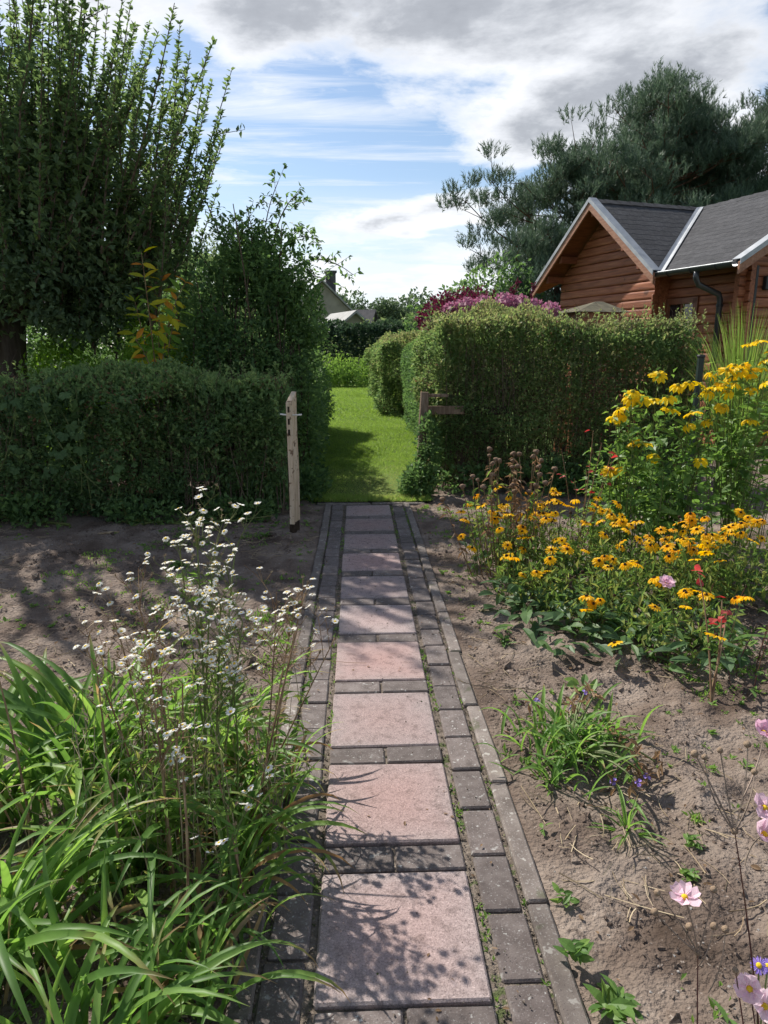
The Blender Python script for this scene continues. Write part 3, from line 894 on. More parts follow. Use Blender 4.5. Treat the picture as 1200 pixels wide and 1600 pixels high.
# ------------------------------------------------------------------ woody shrubs and trees
def blob_leaves(mb, blobs, n, leaf, gap=.42, freq=2.2, seed=1, wr=(.45, .75), T=T_FOLD, shell=.32, O=(0, 0, 0), tb=.5, zmin=.02):
    vol = np.array([b[3] * b[4] * b[5] for b in blobs], float) ** .75
    ks = rng.choice(len(blobs), n, p=vol / vol.sum())
    B = np.array([b[:6] for b in blobs], float)[ks]
    d = nrm(rng.normal(size=(n, 3)))
    r = 1 - np.minimum(rng.exponential(shell, n), 1) * .95
    wob = 1 + (fbm(d * 1.9 + ks[:, None] * 7.3, seed, 3) - .5) * .85
    P = B[:, :3] + d * B[:, 3:6] * (r * wob)[:, None]
    k = (fbm(P * freq, seed + 2, 3) > gap) & (P[:, 2] > zmin)
    P, d, r = P[k], d[k], r[k]
    dd = d * .6 + rng.normal(0, .65, P.shape) + (0, 0, .1)
    t = np.clip(.1 + tb * fbm(P * 1.7, seed + 5, 2) + rng.normal(0, .17, len(P)) + .15 * (r - .5), 0, 1)
    mb.scatter(T, P - np.asarray(O), frames(dd, jit=.6), leaf * rng.uniform(.6, 1.4, len(P)), rng.uniform(*wr, len(P)), t)
    return P


def limb(mb, a, c, r0, r1, sag=.15, n=7, sides=6, O=(0, 0, 0)):
    a, c = np.asarray(a, float), np.asarray(c, float)
    mid = (a + c) / 2 + rng.normal(0, sag, 3) * np.linalg.norm(c - a) * .5
    pts = curve_pts(a, mid, c, n)
    mb.tube(pts - np.asarray(O), np.linspace(r0, r1, n), sides)
    return pts


# --- fruit tree with upright shoots, left
O = np.array([-3.92, 8.0, 0])
tr = thing('fruit_tree', 'big dark fruit tree with long upright shoots at upper left', 'tree', tuple(O))
mb = MB()
mb.tube(np.array([(-4.16, 8.0, -.05), (-4.14, 8.02, .5), (-4.15, 8.0, 1.2), (-4.2, 8.05, 2.0), (-4.3, 8.1, 2.9)]) - O, [.17, .14, .13, .12, .08], 12)
mb.tube(np.array([(-3.86, 7.98, -.05), (-3.88, 7.98, .5), (-3.88, 7.98, 1.2), (-3.8, 7.95, 1.9), (-3.5, 7.9, 2.8)]) - O, [.19, .15, .14, .13, .08], 12)
mb.build('trunk', M['bark'], tr, smooth=True)
mb = MB()
tips = []
for (x, y, z) in ((-2.3, 7.4, 2.5), (-2.0, 8.0, 2.2), (-2.9, 7.2, 2.9), (-3.3, 8.6, 3.1), (-4.6, 7.3, 3.0), (-5.3, 8.2, 2.8), (-3.9, 7.6, 3.2), (-2.6, 8.6, 2.7), (-4.9, 8.8, 3.0), (-3.1, 7.1, 2.2), (-2.4, 7.5, 1.9)):
    st = (-3.8, 7.95, 1.75) if x > -4 else (-4.2, 8.05, 1.9)
    pts = limb(mb, st, (x, y, z), .07, .025, .25, O=O)
    tips += list(pts[3:])
mb.build('limbs', M['bark'], tr, smooth=True)
mb, ml = MB(), MB()
shoots = []
for i in range(250):
    b = tips[rng.integers(len(tips))] + rng.normal(0, .28, 3)
    b[0] = min(b[0], -2.05)
    lean = np.array([(min(b[0], -2.3) + 3.7) * .22 + .03 + rng.normal(0, .15), rng.normal(0, .14) - .04, 1.0])
    ln = rng.uniform(1.0, 2.5) * (1.0 if b[0] < -2.9 else .78)
    shoots.append((b, nrm(lean), ln))
for (x, y, z, x2, z2) in ((-2.55, 7.3, 2.6, -2.12, 4.42), (-2.2, 7.3, 2.2, -1.62, 3.72), (-1.95, 7.2, 1.95, -1.32, 3.28), (-2.35, 7.3, 2.3, -1.85, 3.65), (-2.9, 7.3, 2.8, -2.62, 4.7),
                          (-2.1, 7.3, 2.0, -1.62, 3.05), (-2.75, 7.3, 2.6, -2.35, 4.0), (-3.2, 7.3, 2.9, -3.02, 4.75), (-3.5, 7.3, 2.9, -3.4, 4.85), (-3.05, 7.2, 2.7, -2.8, 4.5), (-3.8, 7.2, 3, -3.75, 5.0),
                          (-2.5, 7.2, 2.2, -2.05, 3.5), (-2.3, 7.2, 2.1, -1.75, 3.2), (-2.65, 7.2, 2.4, -2.3, 3.8)):
    a = np.array([x, y, z]); c = np.array([x2, y, z2]); shoots.append((a, nrm(c - a), np.linalg.norm(c - a)))
for b, dv, ln in shoots:
    n_ = 7
    pts = curve_pts(b, b + dv * ln * .5 + rng.normal(0, .05, 3), b + dv * ln + (0, 0, .05), n_)
    mb.tube(pts - O, np.linspace(.011, .003, n_), 4, cap=False)
    m_ = int(ln / .0135)
    tt = np.sort(rng.uniform(.03, 1, m_))
    q = np.stack([np.interp(tt, np.linspace(0, 1, n_), pts[:, c]) for c in range(3)], 1)
    ang = np.arange(m_) * 2.4 + rng.normal(0, .5, m_)
    od = np.stack([np.cos(ang), np.sin(ang), rng.uniform(.25, 1.0, m_)], 1)
    keep = rng.random(m_) < .93
    ml.scatter(T_FOLD, (q - O)[keep], frames(od[keep], jit=.5), rng.uniform(.058, .098, keep.sum()) * (1.12 - .4 * tt[keep]), .56, np.clip(.2 + .6 * rng.random(keep.sum()) * (.4 + .6 * tt[keep]), 0, 1))
    for g in range(int(rng.integers(1, 5))):          # side spurs
        s0 = pts[rng.integers(0, 5)]
        e = s0 + nrm(dv + rng.normal(0, .5, 3)) * rng.uniform(.15, .55)
        sp = np.linspace(s0, e, 4)
        mb.tube(sp - O, np.linspace(.006, .002, 4), 3, cap=False)
        m2 = 16
        q = s0 + (e - s0) * rng.random((m2, 1))
        ml.scatter(T_FOLD, q - O, frames(rng.normal(0, 1, (m2, 3)) + (0, 0, .5), jit=.5), rng.uniform(.045, .08, m2), .56)
mb.build('shoots', M['twig'], tr, kind='stuff')
ml.build('shoot_leaves', M['treeleaf_top'], tr, kind='stuff')
mb = MB()
blob_leaves(mb, [(-3.0, 7.6, 2.45, .95, .9, .75), (-2.6, 7.5, 2.25, .5, .6, .5), (-4.0, 7.7, 2.75, 1.1, 1.0, .8), (-5.0, 7.9, 2.6, 1.1, 1.0, .9), (-3.5, 8.3, 2.6, 1.2, 1.0, .7), (-2.9, 7.3, 1.95, .7, .6, .5),
                 (-3.7, 7.5, 2.1, .9, .8, .45), (-3.3, 7.5, 3.1, .9, .8, .5), (-3.1, 7.8, 1.75, .8, .5, .4), (-4.7, 7.6, 1.8, .9, .6, .45), ], 47000, .072, .42, 1.9, 71, O=O, shell=.6)
mb.build('crown', M['treeleaf'], tr, kind='stuff')

# --- overgrown hedge of wild shrubs beside the lawn
O = np.array([-1.1, 8.5, 0])
wb = thing('overgrown_hedge', 'tall overgrown wild hedge along the left side of the lawn', 'hedge', tuple(O))
mb = MB()
WB = [(-1.22, 7.2, 1.5, .58, .6, .98), (-.84, 7.05, 1.15, .44, .5, 1.15), (-.74, 7.0, 1.72, .34, .4, .45), (-1.55, 7.1, 1.1, .45, .5, .85), (-1.0, 8.7, .92, .42, 1.1, .72), (-1.0, 10.4, .82, .42, 1.3, .75), (-1.0, 12.1, .75, .40, 1.3, .75),
      (-.76, 6.9, .55, .34, .45, .65), (-.82, 8.0, .7, .36, .8, .75), (-1.2, 7.2, 2.2, .38, .45, .42), (-.95, 7.1, 2.12, .40, .4, .36), (-.68, 7.0, 1.5, .32, .35, .5), (-1.0, 6.92, 1.25, .5, .34, .55), (-1.35, 6.95, 1.3, .45, .32, .5), (-.84, 9.4, .5, .38, 1.6, .5), (-.9, 11.6, .5, .40, 1.5, .5)]
blob_leaves(mb, WB, 98000, .046, .38, 2.6, 81, O=O, shell=.30)
mb.build('foliage', M['wild'], wb, kind='stuff')
mb = MB()
for i in range(70):
    b = WB[rng.integers(len(WB))]
    a = np.array([b[0] + rng.normal(0, .12), b[1] + rng.normal(0, .3), 0])
    c = np.array(b[:3]) + rng.normal(0, .35, 3) * np.array(b[3:6])
    limb(mb, a, c + (0, 0, .3), .014, .004, .2, 6, 4, O=O)
mb.build('branches', M['twig'], wb, kind='stuff')
# arching sprays standing out of the top and long hanging climber stems
mb, ml = MB(), MB()
for (a, b, c) in (((-.95, 7.15, 2.1), (-.85, 7.15, 2.75), (-.62, 7.15, 2.85)), ((-.9, 7.15, 2.1), (-.75, 7.15, 2.6), (-.42, 7.2, 2.42)), ((-.85, 7.15, 2.0), (-.55, 7.15, 2.45), (-.12, 7.2, 2.12)),
                  ((-1.0, 7.15, 2.1), (-1.0, 7.15, 2.6), (-.82, 7.15, 2.95)), ((-1.25, 7.1, 2.1), (-1.5, 7.1, 2.8), (-1.62, 7.4, 2.95)), ((-.85, 7.15, 1.9), (-.6, 7.15, 2.2), (-.34, 7.15, 2.05)),
                  ((-1.2, 7.1, 2.0), (-1.25, 7.1, 2.5), (-1.1, 7.1, 2.62)), ((-1.4, 7.3, 1.9), (-1.55, 7.3, 2.3), (-1.75, 7.3, 2.4)), ((-.95, 7.2, 2.0), (-.8, 7.2, 2.5), (-.58, 7.2, 2.55))):
    pts = curve_pts(a, b, c, 12)
    mb.tube(pts - O, np.linspace(.008, .003, 12), 4, cap=False)
    for i in range(3, 12):
        for s in (-1, 1):
            e = pts[i] + nrm(rng.normal(0, 1, 3) + (s * .8, 0, .3)) * rng.uniform(.08, .2)
            mb.tube(np.linspace(pts[i], e, 3) - O, .002, 3, cap=False)
            q = pts[i] + (e - pts[i]) * np.array([.35, .6, .8, 1.0, .9])[:, None]
            ml.scatter(T_FOLD, q - O, frames(rng.normal(0, .8, (5, 3)) + (s * .4, 0, -.2), jit=.5), rng.uniform(.045, .075, 5), .5)
for i in range(26):
    x, y = rng.uniform(-1.6, -.55), rng.uniform(6.75, 7.0); z = rng.uniform(1.2, 1.9)
    pts = curve_pts((x, y + .1, z), (x + rng.normal(0, .15), y - .12, z - .3), (x + rng.normal(0, .12), y - .05, z - rng.uniform(.4, .9)), 8)
    mb.tube(pts - O, .003, 3, cap=False)
mb.build('sprays', M['twig'], wb, kind='stuff')
ml.build('spray_leaves', M['wild'], wb, kind='stuff')


def shrub(name, label, blobs, n, leaf, mat, cat='shrub', seed=1, gap=.40, freq=2.2, stems=24, stem_mat='twig', **kw):
    b = np.array(blobs, float)
    O = np.array([b[:, 0].mean(), b[:, 1].mean(), 0])
    t = thing(name, label, cat, tuple(O))
    mb = MB()
    blob_leaves(mb, blobs, n, leaf, gap, freq, seed, O=O, **kw)
    mb.build('crown', mat, t, kind='stuff')
    mb = MB()
    for i in range(stems):
        q = b[rng.integers(len(b))]
        a = np.array([O[0] + (q[0] - O[0]) * .5 + rng.normal(0, .08), O[1] + (q[1] - O[1]) * .5 + rng.normal(0, .08), 0])
        limb(mb, a, q[:3] + rng.normal(0, .4, 3) * q[3:6], .012 + .006 * q[5], .004, .2, 6, 4, O=O)
    mb.build('stems', M[stem_mat], t, kind='stuff')
    return t


shrub('tall_shrub', 'pale fine leaved tall shrub behind the overgrown hedge', [(-2.5, 10.4, 2.0, .7, .8, 1.3), (-2.0, 11.0, 1.8, .6, .7, 1.1), (-3.1, 10.6, 1.7, .7, .7, 1.2)], 17000, .06, M['pale'], seed=91, gap=.43, wr=(.22, .4))
shrub('garden_shrub', 'dark shrub in the shade beneath the fruit tree crown', [(-3.1, 9.0, .95, .8, .5, .95), (-2.4, 8.8, .95, .6, .5, .95), (-3.9, 9.4, .9, .6, .5, .9), (-2.0, 8.9, 1.3, .5, .5, 1.2)], 19000, .06, M['wild'], seed=93)
shrub('garden_shrub', 'sunlit yellow green shrub just right of the tree trunks', [(-2.95, 7.6, .95, .5, .35, .75), (-2.35, 7.5, 1.0, .4, .35, .8), (-3.4, 7.8, .8, .35, .3, .7)], 6500, .06, M['bright'], seed=99, gap=.42)
shrub('garden_shrub', 'leafy shrub at the far left behind the tree trunks', [(-4.9, 9.8, 1.0, 1.0, .6, 1.1), (-6.4, 9.9, 1.1, 1.0, .7, 1.2)], 13000, .07, M['wild'], seed=95)

# yellowing sumac-like shrub, each big leaflet its own leaf
lan = MB().add(np.array([(0, 0, 0), (.16, .25, .03), (.19, .5, .02), (.11, .8, -.05), (0, 1, -.14), (-.11, .8, -.05), (-.19, .5, .02), (-.16, .25, .03), (0, .5, -.03)], float), T_OVAL[1])
lan_me = {k: lan.mesh('leaf', M[k]) for k in ('bright', 'yellowleaf', 'orangeleaf')}
ys_ = thing('yellowing_shrub', 'sunlit shrub with yellow green and orange leaves above the low hedge', 'shrub', (-1.95, 6.95, 0))
O = np.array([-1.95, 6.95, 0])
mb = MB()
for (x, z, x2, z2) in ((-2.0, 1.3, -1.72, 1.75), (-2.05, 1.4, -1.95, 2.05), (-2.05, 1.5, -1.66, 2.0), (-1.9, 1.2, -1.62, 1.5), (-2.1, 1.3, -2.22, 1.85), (-1.9, 1.1, -1.70, 1.35), (-2.1, 1.2, -2.3, 1.55), (-2.02, 1.5, -2.0, 2.25), (-1.95, 1.2, -2.15, 1.5), (-1.85, 1.1, -1.55, 1.3), (-2.05, 1.4, -1.85, 1.9)):
    pts = curve_pts((-2.0 + rng.normal(0, .06), 6.95, .0), (x, 6.9 + rng.normal(0, .1), z), (x2, 6.9 + rng.normal(0, .15), z2), 16)
    mb.tube(pts - O, np.linspace(.009, .003, 16), 5, cap=False)
    tanv = nrm(pts[-1] - pts[-3])
    for i in range(8, 16):
        for s in (-1, 1):
            for rep in range(1):
                side = nrm(np.cross(tanv, (0, -1, .3))) * s
                dv = nrm(side + tanv * .6 + rng.normal(0, .28, 3) - np.array([0, 0, .25]))
                key = rng.choice(['bright', 'yellowleaf', 'orangeleaf'], p=[.45, .47, .08] if z2 < 1.95 else [.25, .5, .25])
                Mx = frames(np.array([dv]), up=np.array([0, -.6, .8]), jit=.3)[0]
                q = Matrix(Mx.T.tolist()).to_quaternion()
                link('leaf', lan_me[key], ys_, tuple(pts[i] - O + rng.normal(0, .01, 3)), q, float(rng.uniform(.10, .165)))
mb.build('stems', M['drystem'], ys_)
shrub('goldenrod', 'low sunlit yellow green growth behind the middle of the left hedge', [(-1.8, 7.0, 1.0, .3, .25, .45), (-2.3, 7.1, .95, .4, .25, .45)], 3800, .05, M['bright'], 'plant', seed=97, gap=.36, wr=(.25, .45))

# pines, each with its own trunk, limbs and needle tufts
def needles(mb, P, D, n=15, ln=.16, wd=.010):
    m_ = len(P)
    Pn = np.repeat(P, n, 0); Dn = np.repeat(nrm(D), n, 0)
    tt = rng.random((m_ * n, 1))
    rad = rng.normal(0, 1, (m_ * n, 3)); rad -= (rad * Dn).sum(1, keepdims=True) * Dn
    dv = nrm(Dn * .9 + nrm(rad) * .6)
    mb.scatter(T_TRI, Pn + Dn * tt * .30, frames(dv, jit=2.0), ln * rng.uniform(.7, 1.2, m_ * n), wd / ln, np.repeat(rng.random(m_), n) * .6 + rng.random(m_ * n) * .4)


def pine(label, base, H, lo, rad, nl, seed, bend=(0, 0), asym=0.0):
    O = np.array([base[0], base[1], 0])
    t = thing('pine_tree', label, 'tree', tuple(O), group='pines behind the log cabin')
    zz = np.linspace(0, H, 12)
    cx = bend[0] * (zz / H) ** 2; cy = bend[1] * (zz / H) ** 2
    pts = np.stack([cx, cy, zz], 1) + rng.normal(0, .05, (12, 3)) * (1, 1, 0)
    MB().tube(pts, np.linspace(.24, .04, 12), 10).build('trunk', M['pinebark'], t, smooth=True)
    ml, mn = MB(), MB()
    TP, TD = [], []
    nl = int(nl * 1.4)
    for i in range(nl):
        f = (i + rng.random()) / nl
        z = lo + (H - lo) * f
        a = rng.uniform(0, 6.28)
        prof = rad * (math.sin(math.pi * min(.30 + .70 * f, 1)) ** .8 + .10) * rng.uniform(.65, 1.15)
        dv = np.array([math.cos(a), math.sin(a), 0])
        prof *= 1 + asym * -dv[0]
        c0 = np.array([np.interp(z, zz, pts[:, 0]), np.interp(z, zz, pts[:, 1]), z])
        rise = rng.uniform(.15, .55) * (1 + f)
        lp = curve_pts(c0, c0 + dv * prof * .55 + (0, 0, .05 * prof), c0 + dv * prof + (0, 0, rise * prof * .6), 8)
        ml.tube(lp, np.linspace(.055 * (1.1 - f), .012, 8), 5, cap=False)
        for j in range(3 + int(prof * 2.0)):
            s0 = lp[rng.integers(3, 8)]
            e = s0 + nrm(dv * .55 + rng.normal(0, .75, 3) + (0, 0, .4)) * rng.uniform(.2, .75)
            ml.tube(np.linspace(s0, e, 3), [.014, .010, .006], 3, cap=False)
            k = rng.integers(18, 30)
            pr = rng.uniform(.22, .42)
            q = e + nrm(rng.normal(size=(k, 3))) * rng.random((k, 1)) ** .5 * (pr, pr, pr * .5)
            TP.append(q); TD.append(nrm(nrm(q - e + 1e-6) * .35 + rng.normal(0, .25, (k, 3)) + (0, 0, .95)))
    TP, TD = np.concatenate(TP), np.concatenate(TD)
    needles(mn, TP, TD, 17, .13, .020)
    ml.build('limbs', M['pinebark'], t)
    mn.build('needles', M['needle'], t, kind='stuff')
    return t


pine('tall pine rising behind the ridge of the log cabin', (8.9, 21.5), 8.1, 2.4, 2.7, 62, 1, (.2, 0), .2)
pine('pine with low drooping side limbs left of the cabin gable', (6.8, 22.0), 6.5, 1.8, 2.3, 50, 2, (-.3, 0), .35)
pine('pine at the right edge of the picture behind the cabin roof', (12.2, 22.0), 8.0, 2.6, 2.8, 52, 3, (.3, 0))
pine('pine between the two tallest pines with a round top', (10.4, 24.5), 8.2, 2.8, 2.5, 46, 4)
pine('small bushy pine low behind the left gable edge', (5.6, 20.0), 3.8, .8, 1.2, 22, 5, (-.2, 0))

shrub('garden_tree', 'light green broadleaf tree behind the purple shrub', [(3.6, 19, 2.6, 1.1, 1, 1.1), (2.9, 19.5, 2.1, .9, .9, .9), (4.3, 19.5, 2.0, .9, .9, .9)], 8000, .12, M['wild'], 'tree', seed=101, gap=.42, stem_mat='bark')
shrub('smoke_bush', 'dark purple leaved shrub rising behind the right hedge', [(1.02, 9.6, 1.68, .28, .35, .42), (1.42, 9.8, 1.88, .36, .4, .34), (1.85, 9.9, 1.8, .3, .3, .22)], 3800, .06, M['purple'], seed=103, gap=.42)
sm = thing('smoke_bush_spray', 'upright dark red feathery sprays above the purple shrub', 'plant', (1.35, 9.3, 0))
mb = MB(); ml = MB()
for i in range(15):
    x = rng.uniform(-.5, .75); z1 = rng.uniform(1.95, 2.28)
    pts = curve_pts((x * .6, 0, 0), (x, 0, 1.3), (x + .22, rng.normal(0, .1), z1), 10)
    mb.tube(pts, .004, 3, cap=False)
    k = 70
    tt = rng.uniform(.72, 1, k)
    q = np.stack([np.interp(tt, np.linspace(0, 1, 10), pts[:, c]) for c in range(3)], 1)
    ml.scatter(T_FOLD, q, frames(rng.normal(0, .7, (k, 3)) + (.4, 0, .8)), rng.uniform(.03, .075, k), .4)
mb.build('stems', M['redstem'], sm); ml.build('plumes', M['purple'], sm, kind='stuff')
hy = thing('hydrangea', 'pink hydrangea with big round heads showing above the hedge', 'shrub', (1.9, 9.0, 0))
mb = MB()
blob_leaves(mb, [(1.7, 9.0, 1.2, .5, .35, .6), (2.3, 9.0, 1.2, .5, .35, .6)], 2600, .09, .36, 2, 107, O=(1.9, 9, 0))
mb.build('foliage', M['wild'], hy, kind='stuff')
mb = MB()
for (x, z, r) in ((1.26, 1.93, .12), (1.50, 1.95, .12), (1.76, 1.97, .14), (1.96, 1.96, .12), (2.14, 1.92, .12), (2.3, 1.88, .11), (1.10, 1.90, .09), (1.88, 1.86, .11), (1.62, 1.86, .10)):
    y = 9.0 + rng.uniform(-.2, .15)
    k = 260
    d = nrm(rng.normal(size=(k, 3)))
    hb = MB().scatter(T_FOLD, d * (r, r, r * .8), frames(rng.normal(size=(k, 3)), up=np.array([0, 0, .1]), jit=1), .034, .9)
    hb.scatter(T_OCT, np.zeros((1, 3)), np.eye(3)[None], [r * 1.7], 1.0)
    hb.build('flower_head', M['pinkhead'], hy, loc=(x - 1.9, y - 9.0, z))
    mb.tube(curve_pts(((x - 1.9) * .4, 0, 0), ((x - 1.9) * .8, 0, .9), (x - 1.9, y - 9.0, z - .05), 6), .005, 4, cap=False)
mb.build('stems', M['stem'], hy)

# ------------------------------------------------------------------ far end of the lawn
nt_ = thing('nettle_patch', 'pale green patch of tall weeds at the end of the lawn', 'plant', (0, 27, 0))
mb = MB()
blob_leaves(mb, [(-1.3, 27.0, .45, 1.2, .7, .85), (.4, 27.2, .4, 1.2, .7, .8), (1.8, 27.4, .45, 1.0, .7, .8), (-.4, 26.6, .3, 1.0, .5, .55)], 9000, .12, .33, 1.7, 111, O=(0, 27, 0), wr=(.25, .5), tb=.7)
mb.build('foliage', M['weed'], nt_, kind='stuff')
mb = MB()
for i in range(60):
    x = rng.uniform(-2.2, 2.4)
    mb.tube(curve_pts((x, rng.normal(0, .3), 0), (x + rng.normal(0, .1), 0, .6), (x + rng.normal(0, .15), rng.normal(0, .3), rng.uniform(.8, 1.35)), 5), .006, 3, cap=False)
mb.build('stems', M['stem'], nt_)
shrub('fruit_bush', 'light green bush standing over the far dark hedge', [(1.2, 33.5, 1.7, 1.6, 1, 1.05), (3.0, 34, 1.9, 1.5, 1, 1.2), (-.6, 34, 1.5, 1.2, 1, .9)], 5000, .2, M['pale'], seed=113)
shrub('hazel_bush', 'mixed green bush right of the lawn far behind the small hedge', [(2.6, 24, 1.5, 1.3, 1, 1.5), (3.8, 25, 2.0, 1.4, 1, 1.6)], 6000, .15, M['wild'], seed=115)


def gable_house(name, label, loc, rz, wx, wy, he, hr, wallm, roofm, chim=None, rows=0, win=()):
    t = thing(name, label, 'house', loc, rz)
    V = [(-wx, -wy, 0), (wx, -wy, 0), (wx, wy, 0), (-wx, wy, 0), (-wx, -wy, he), (wx, -wy, he), (wx, wy, he), (-wx, wy, he), (0, -wy, hr), (0, wy, hr)]
    mb = MB().add(V, [(0, 1, 5, 4), (2, 3, 7, 6), (1, 2, 6, 5), (3, 0, 4, 7)])
    mb.F.setdefault(3, []).append(np.array([(4, 5, 8), (6, 7, 9)]))
    mb.build('wall', wallm, t)
    sl = (hr - he) / wx
    for s in (-1, 1):
        rf = None
        oh = .4
        x1 = wx + oh
        th = .15
        V = [(0, -wy - oh, hr + .04), (s * x1, -wy - oh, hr + .04 - sl * x1), (s * x1, wy + oh, hr + .04 - sl * x1), (0, wy + oh, hr + .04)]
        V += [(a, b, c + th) for a, b, c in V]
        rf = MB().add(V, [(0, 1, 2, 3), (4, 7, 6, 5), (0, 4, 5, 1), (1, 5, 6, 2), (2, 6, 7, 3), (3, 7, 4, 0)]).build('roof', roofm, t, fixn=True)
        if chim and s == 1:
            MB().box((chim[0], chim[1], hr + chim[2] - .5), (.38, .38, 1.0), bev=.04).box((chim[0], chim[1], hr + chim[2] + .55), (.46, .46, .08)).build('chimney', M['darkroof'], rf, fixn=True)
    for (x, z, wd, hh) in win:
        f = MB().box((x, -wy - .02, z), (wd, .06, hh), bev=.02).build('window', M['whitemetal'], t, fixn=True)
        MB().box((x, -wy - .09, z), (wd * .82, .012, hh * .85)).build('pane', M['glass'], f, fixn=True)
    return t


gable_house('house', 'far cream gabled house with a dark chimney left of the lawn gap', (-3.45, 62, 0), R(8), 2.6, 5, 4.0, 6.5, M['render'], M['paleroof'], (.75, -4.4, .25), win=((-1.0, 3.4, .4, .55), (.9, 3.4, .4, .55)))
gable_house('house', 'far low house with a pale grey roof beside the gabled house', (-.9, 44, 0), R(20), 1.2, 2.0, 2.45, 3.4, M['render'], M['paleroof'], win=((0, 1.4, .4, .5),))
gable_house('house', 'far dark roofed house half hidden beyond the pale grey roof', (.1, 66, 0), R(70), 1.6, 1.3, 3.0, 4.7, M['render'], M['darkroof'], win=((0, 2.0, .4, .5),))

# wood on the horizon: single trees standing in rows
def far_tree_mesh(kind, seed):
    mb, mt = MB(), MB()
    if kind == 'fir':
        n = 900
        z = rng.random(n) ** .8
        a = rng.uniform(0, 6.28, n); r = (1 - z) * .2 * rng.uniform(.5, 1.15, n)
        P = np.stack([np.cos(a) * r, np.sin(a) * r, .08 + z * .92], 1)
        mb.scatter(T_FOLD, P, frames(np.stack([np.cos(a), np.sin(a), -.2 + 0 * a], 1) + rng.normal(0, .3, (n, 3))), .07, .6)
    else:
        bl = [(0, 0, .62, .26, .26, .34)] + [(rng.normal(0, .16), rng.normal(0, .16), rng.uniform(.4, .85), .18, .18, .16) for _ in range(6)]
        blob_leaves(mb, bl, 2600, .052, .38, 7, seed)
    mt.tube([(0, 0, -.02), (.01, 0, .3), (0, .01, .75)], [.022, .018, .008], 6)
    return mb.mesh('crown', M['darkfar'] if kind == 'fir' else M['far']), mt.mesh('trunk', M['bark'])


FT = [far_tree_mesh('leafy', s) for s in (201, 207, 213)] + [far_tree_mesh('fir', 5)]
for i in range(34):
    x = -26 + i * 2.1 + rng.normal(0, .6)
    y = 92 + rng.uniform(-8, 14)
    Hh = rng.uniform(7.2, 9.2)
    t = thing('distant_tree', 'tree of the grey green wood on the horizon', 'tree', (x, y, 0), rng.uniform(0, 6.28), 'trees of the far wood')
    c, tk = FT[rng.integers(3)]
    link('crown', c, t, scale=(Hh * 1.1, Hh * 1.1, Hh)); link('trunk', tk, t, scale=(Hh, Hh, Hh))
for (x, y, Hh, lab) in ((-1.2, 58, 4.6, 'left one of two small dark firs beside the far houses'), (-.55, 58, 4.3, 'right one of two small dark firs beside the far houses')):
    t = thing('fir_tree', lab, 'tree', (x, y, 0), 0, 'two firs by the far houses')
    link('crown', FT[3][0], t, scale=(Hh, Hh, Hh)); link('trunk', FT[3][1], t, scale=(Hh, Hh, Hh))

# ------------------------------------------------------------------ log cabin (local x runs along the wing's ridge, local -y towards the viewer)
cab = thing('log_cabin', 'red brown log cabin with dark shingle roof behind the right hedge', 'house', (4.140, 12.214, 0), R(17))
ZR, MW, MM, AR, AE = 3.79, 1.27 / 1.66, .605, 1.85, -.25
WX = lambda y: ZR - MW * abs(y)              # wing roof height over local y
MX = lambda a: ZR - MM * abs(AR - a)         # main roof height over local x
LH = .135


def log_mesh(v0, v1, top0=None, top1=None):
    """a planed log lying along local Y; ends may be cut to the roof slope"""
    prof = [(-.008, 0), (-.030, .010), (-.036, .03), (-.036, LH - .03), (-.030, LH - .010), (-.008, LH), (.05, LH), (.05, 0)]
    V, n = [], len(prof)
    for e, y in enumerate((v0, v1)):
        for (a, z) in prof:
            yy = y
            t = (top0, top1)[e]
            if t is not None:
                yy = y + t * z / LH
            V.append((a, yy, z))
    F4 = [(i, (i + 1) % n, n + (i + 1) % n, n + i) for i in range(n)]
    mb = MB().add(np.array(V), np.array(F4))
    mb.F.setdefault(n, []).append(np.array([list(range(n))[::-1], [n + i for i in range(n)]]))
    return mb.mesh('log', M['log'], fixn=True)


# wing gable wall
HWY = 1.285
V = [(.06, -HWY, 0), (.06, HWY, 0), (.06, HWY, WX(HWY) - .14), (.06, 0, ZR - .16), (.06, -HWY, WX(HWY) - .14)]
mb = MB(); mb.add(V, [(0, 1, 2, 3, 4)])
gw = mb.build('gable_wall', M['soffit'], cab)
k = 0
while True:
    z = k * LH
    lim0 = min(HWY, (ZR - .16 - z) / MW); lim1 = min(HWY, (ZR - .16 - z - LH) / MW)
    if lim1 < .12:
        break
    sl = lim1 - lim0
    link('log', log_mesh(-lim0, lim0, -sl if sl else None, sl if sl else None), gw, (0, 0, z + .001))
    k += 1
MB().box((-.03, -HWY - .018, 1.1), (.055, .016, 1.12), bev=.004).build('corner_board', M['log'], gw, fixn=True)
MB().box((-.03, HWY + .018, 1.1), (.055, .016, 1.12), bev=.004).build('corner_board', M['log'], gw, fixn=True)
for s in (-1, 1):
    MB().box((.4, s * (HWY + .004), 1.32), (.36, .02, 1.32)).build('wing_side', M['log'], cab, fixn=True)
# main wall facing left, with corner
mwl = MB().add([(.30, -HWY, 0), (.30, -2.75, 0), (.30, -2.75, 2.62), (.30, -HWY, 2.62)], [(0, 1, 2, 3)]).build('long_wall', M['soffit'], cab)
WIN = (-1.93, -1.30, 1.50, 2.14)             # window: y range, z range
for k in range(19):
    z = k * LH
    if WIN[2] - .05 < z + LH * .5 < WIN[3] + .02:
        for (a, b) in ((-2.86, WIN[0] - .04), (WIN[1] + .04, -HWY + .01)):
            if b > a + .02:
                link('log', log_mesh(a, b), mwl, (.24, 0, z + .001))
    else:
        link('log', log_mesh(-2.86, -HWY + .01), mwl, (.24, 0, z + .001))
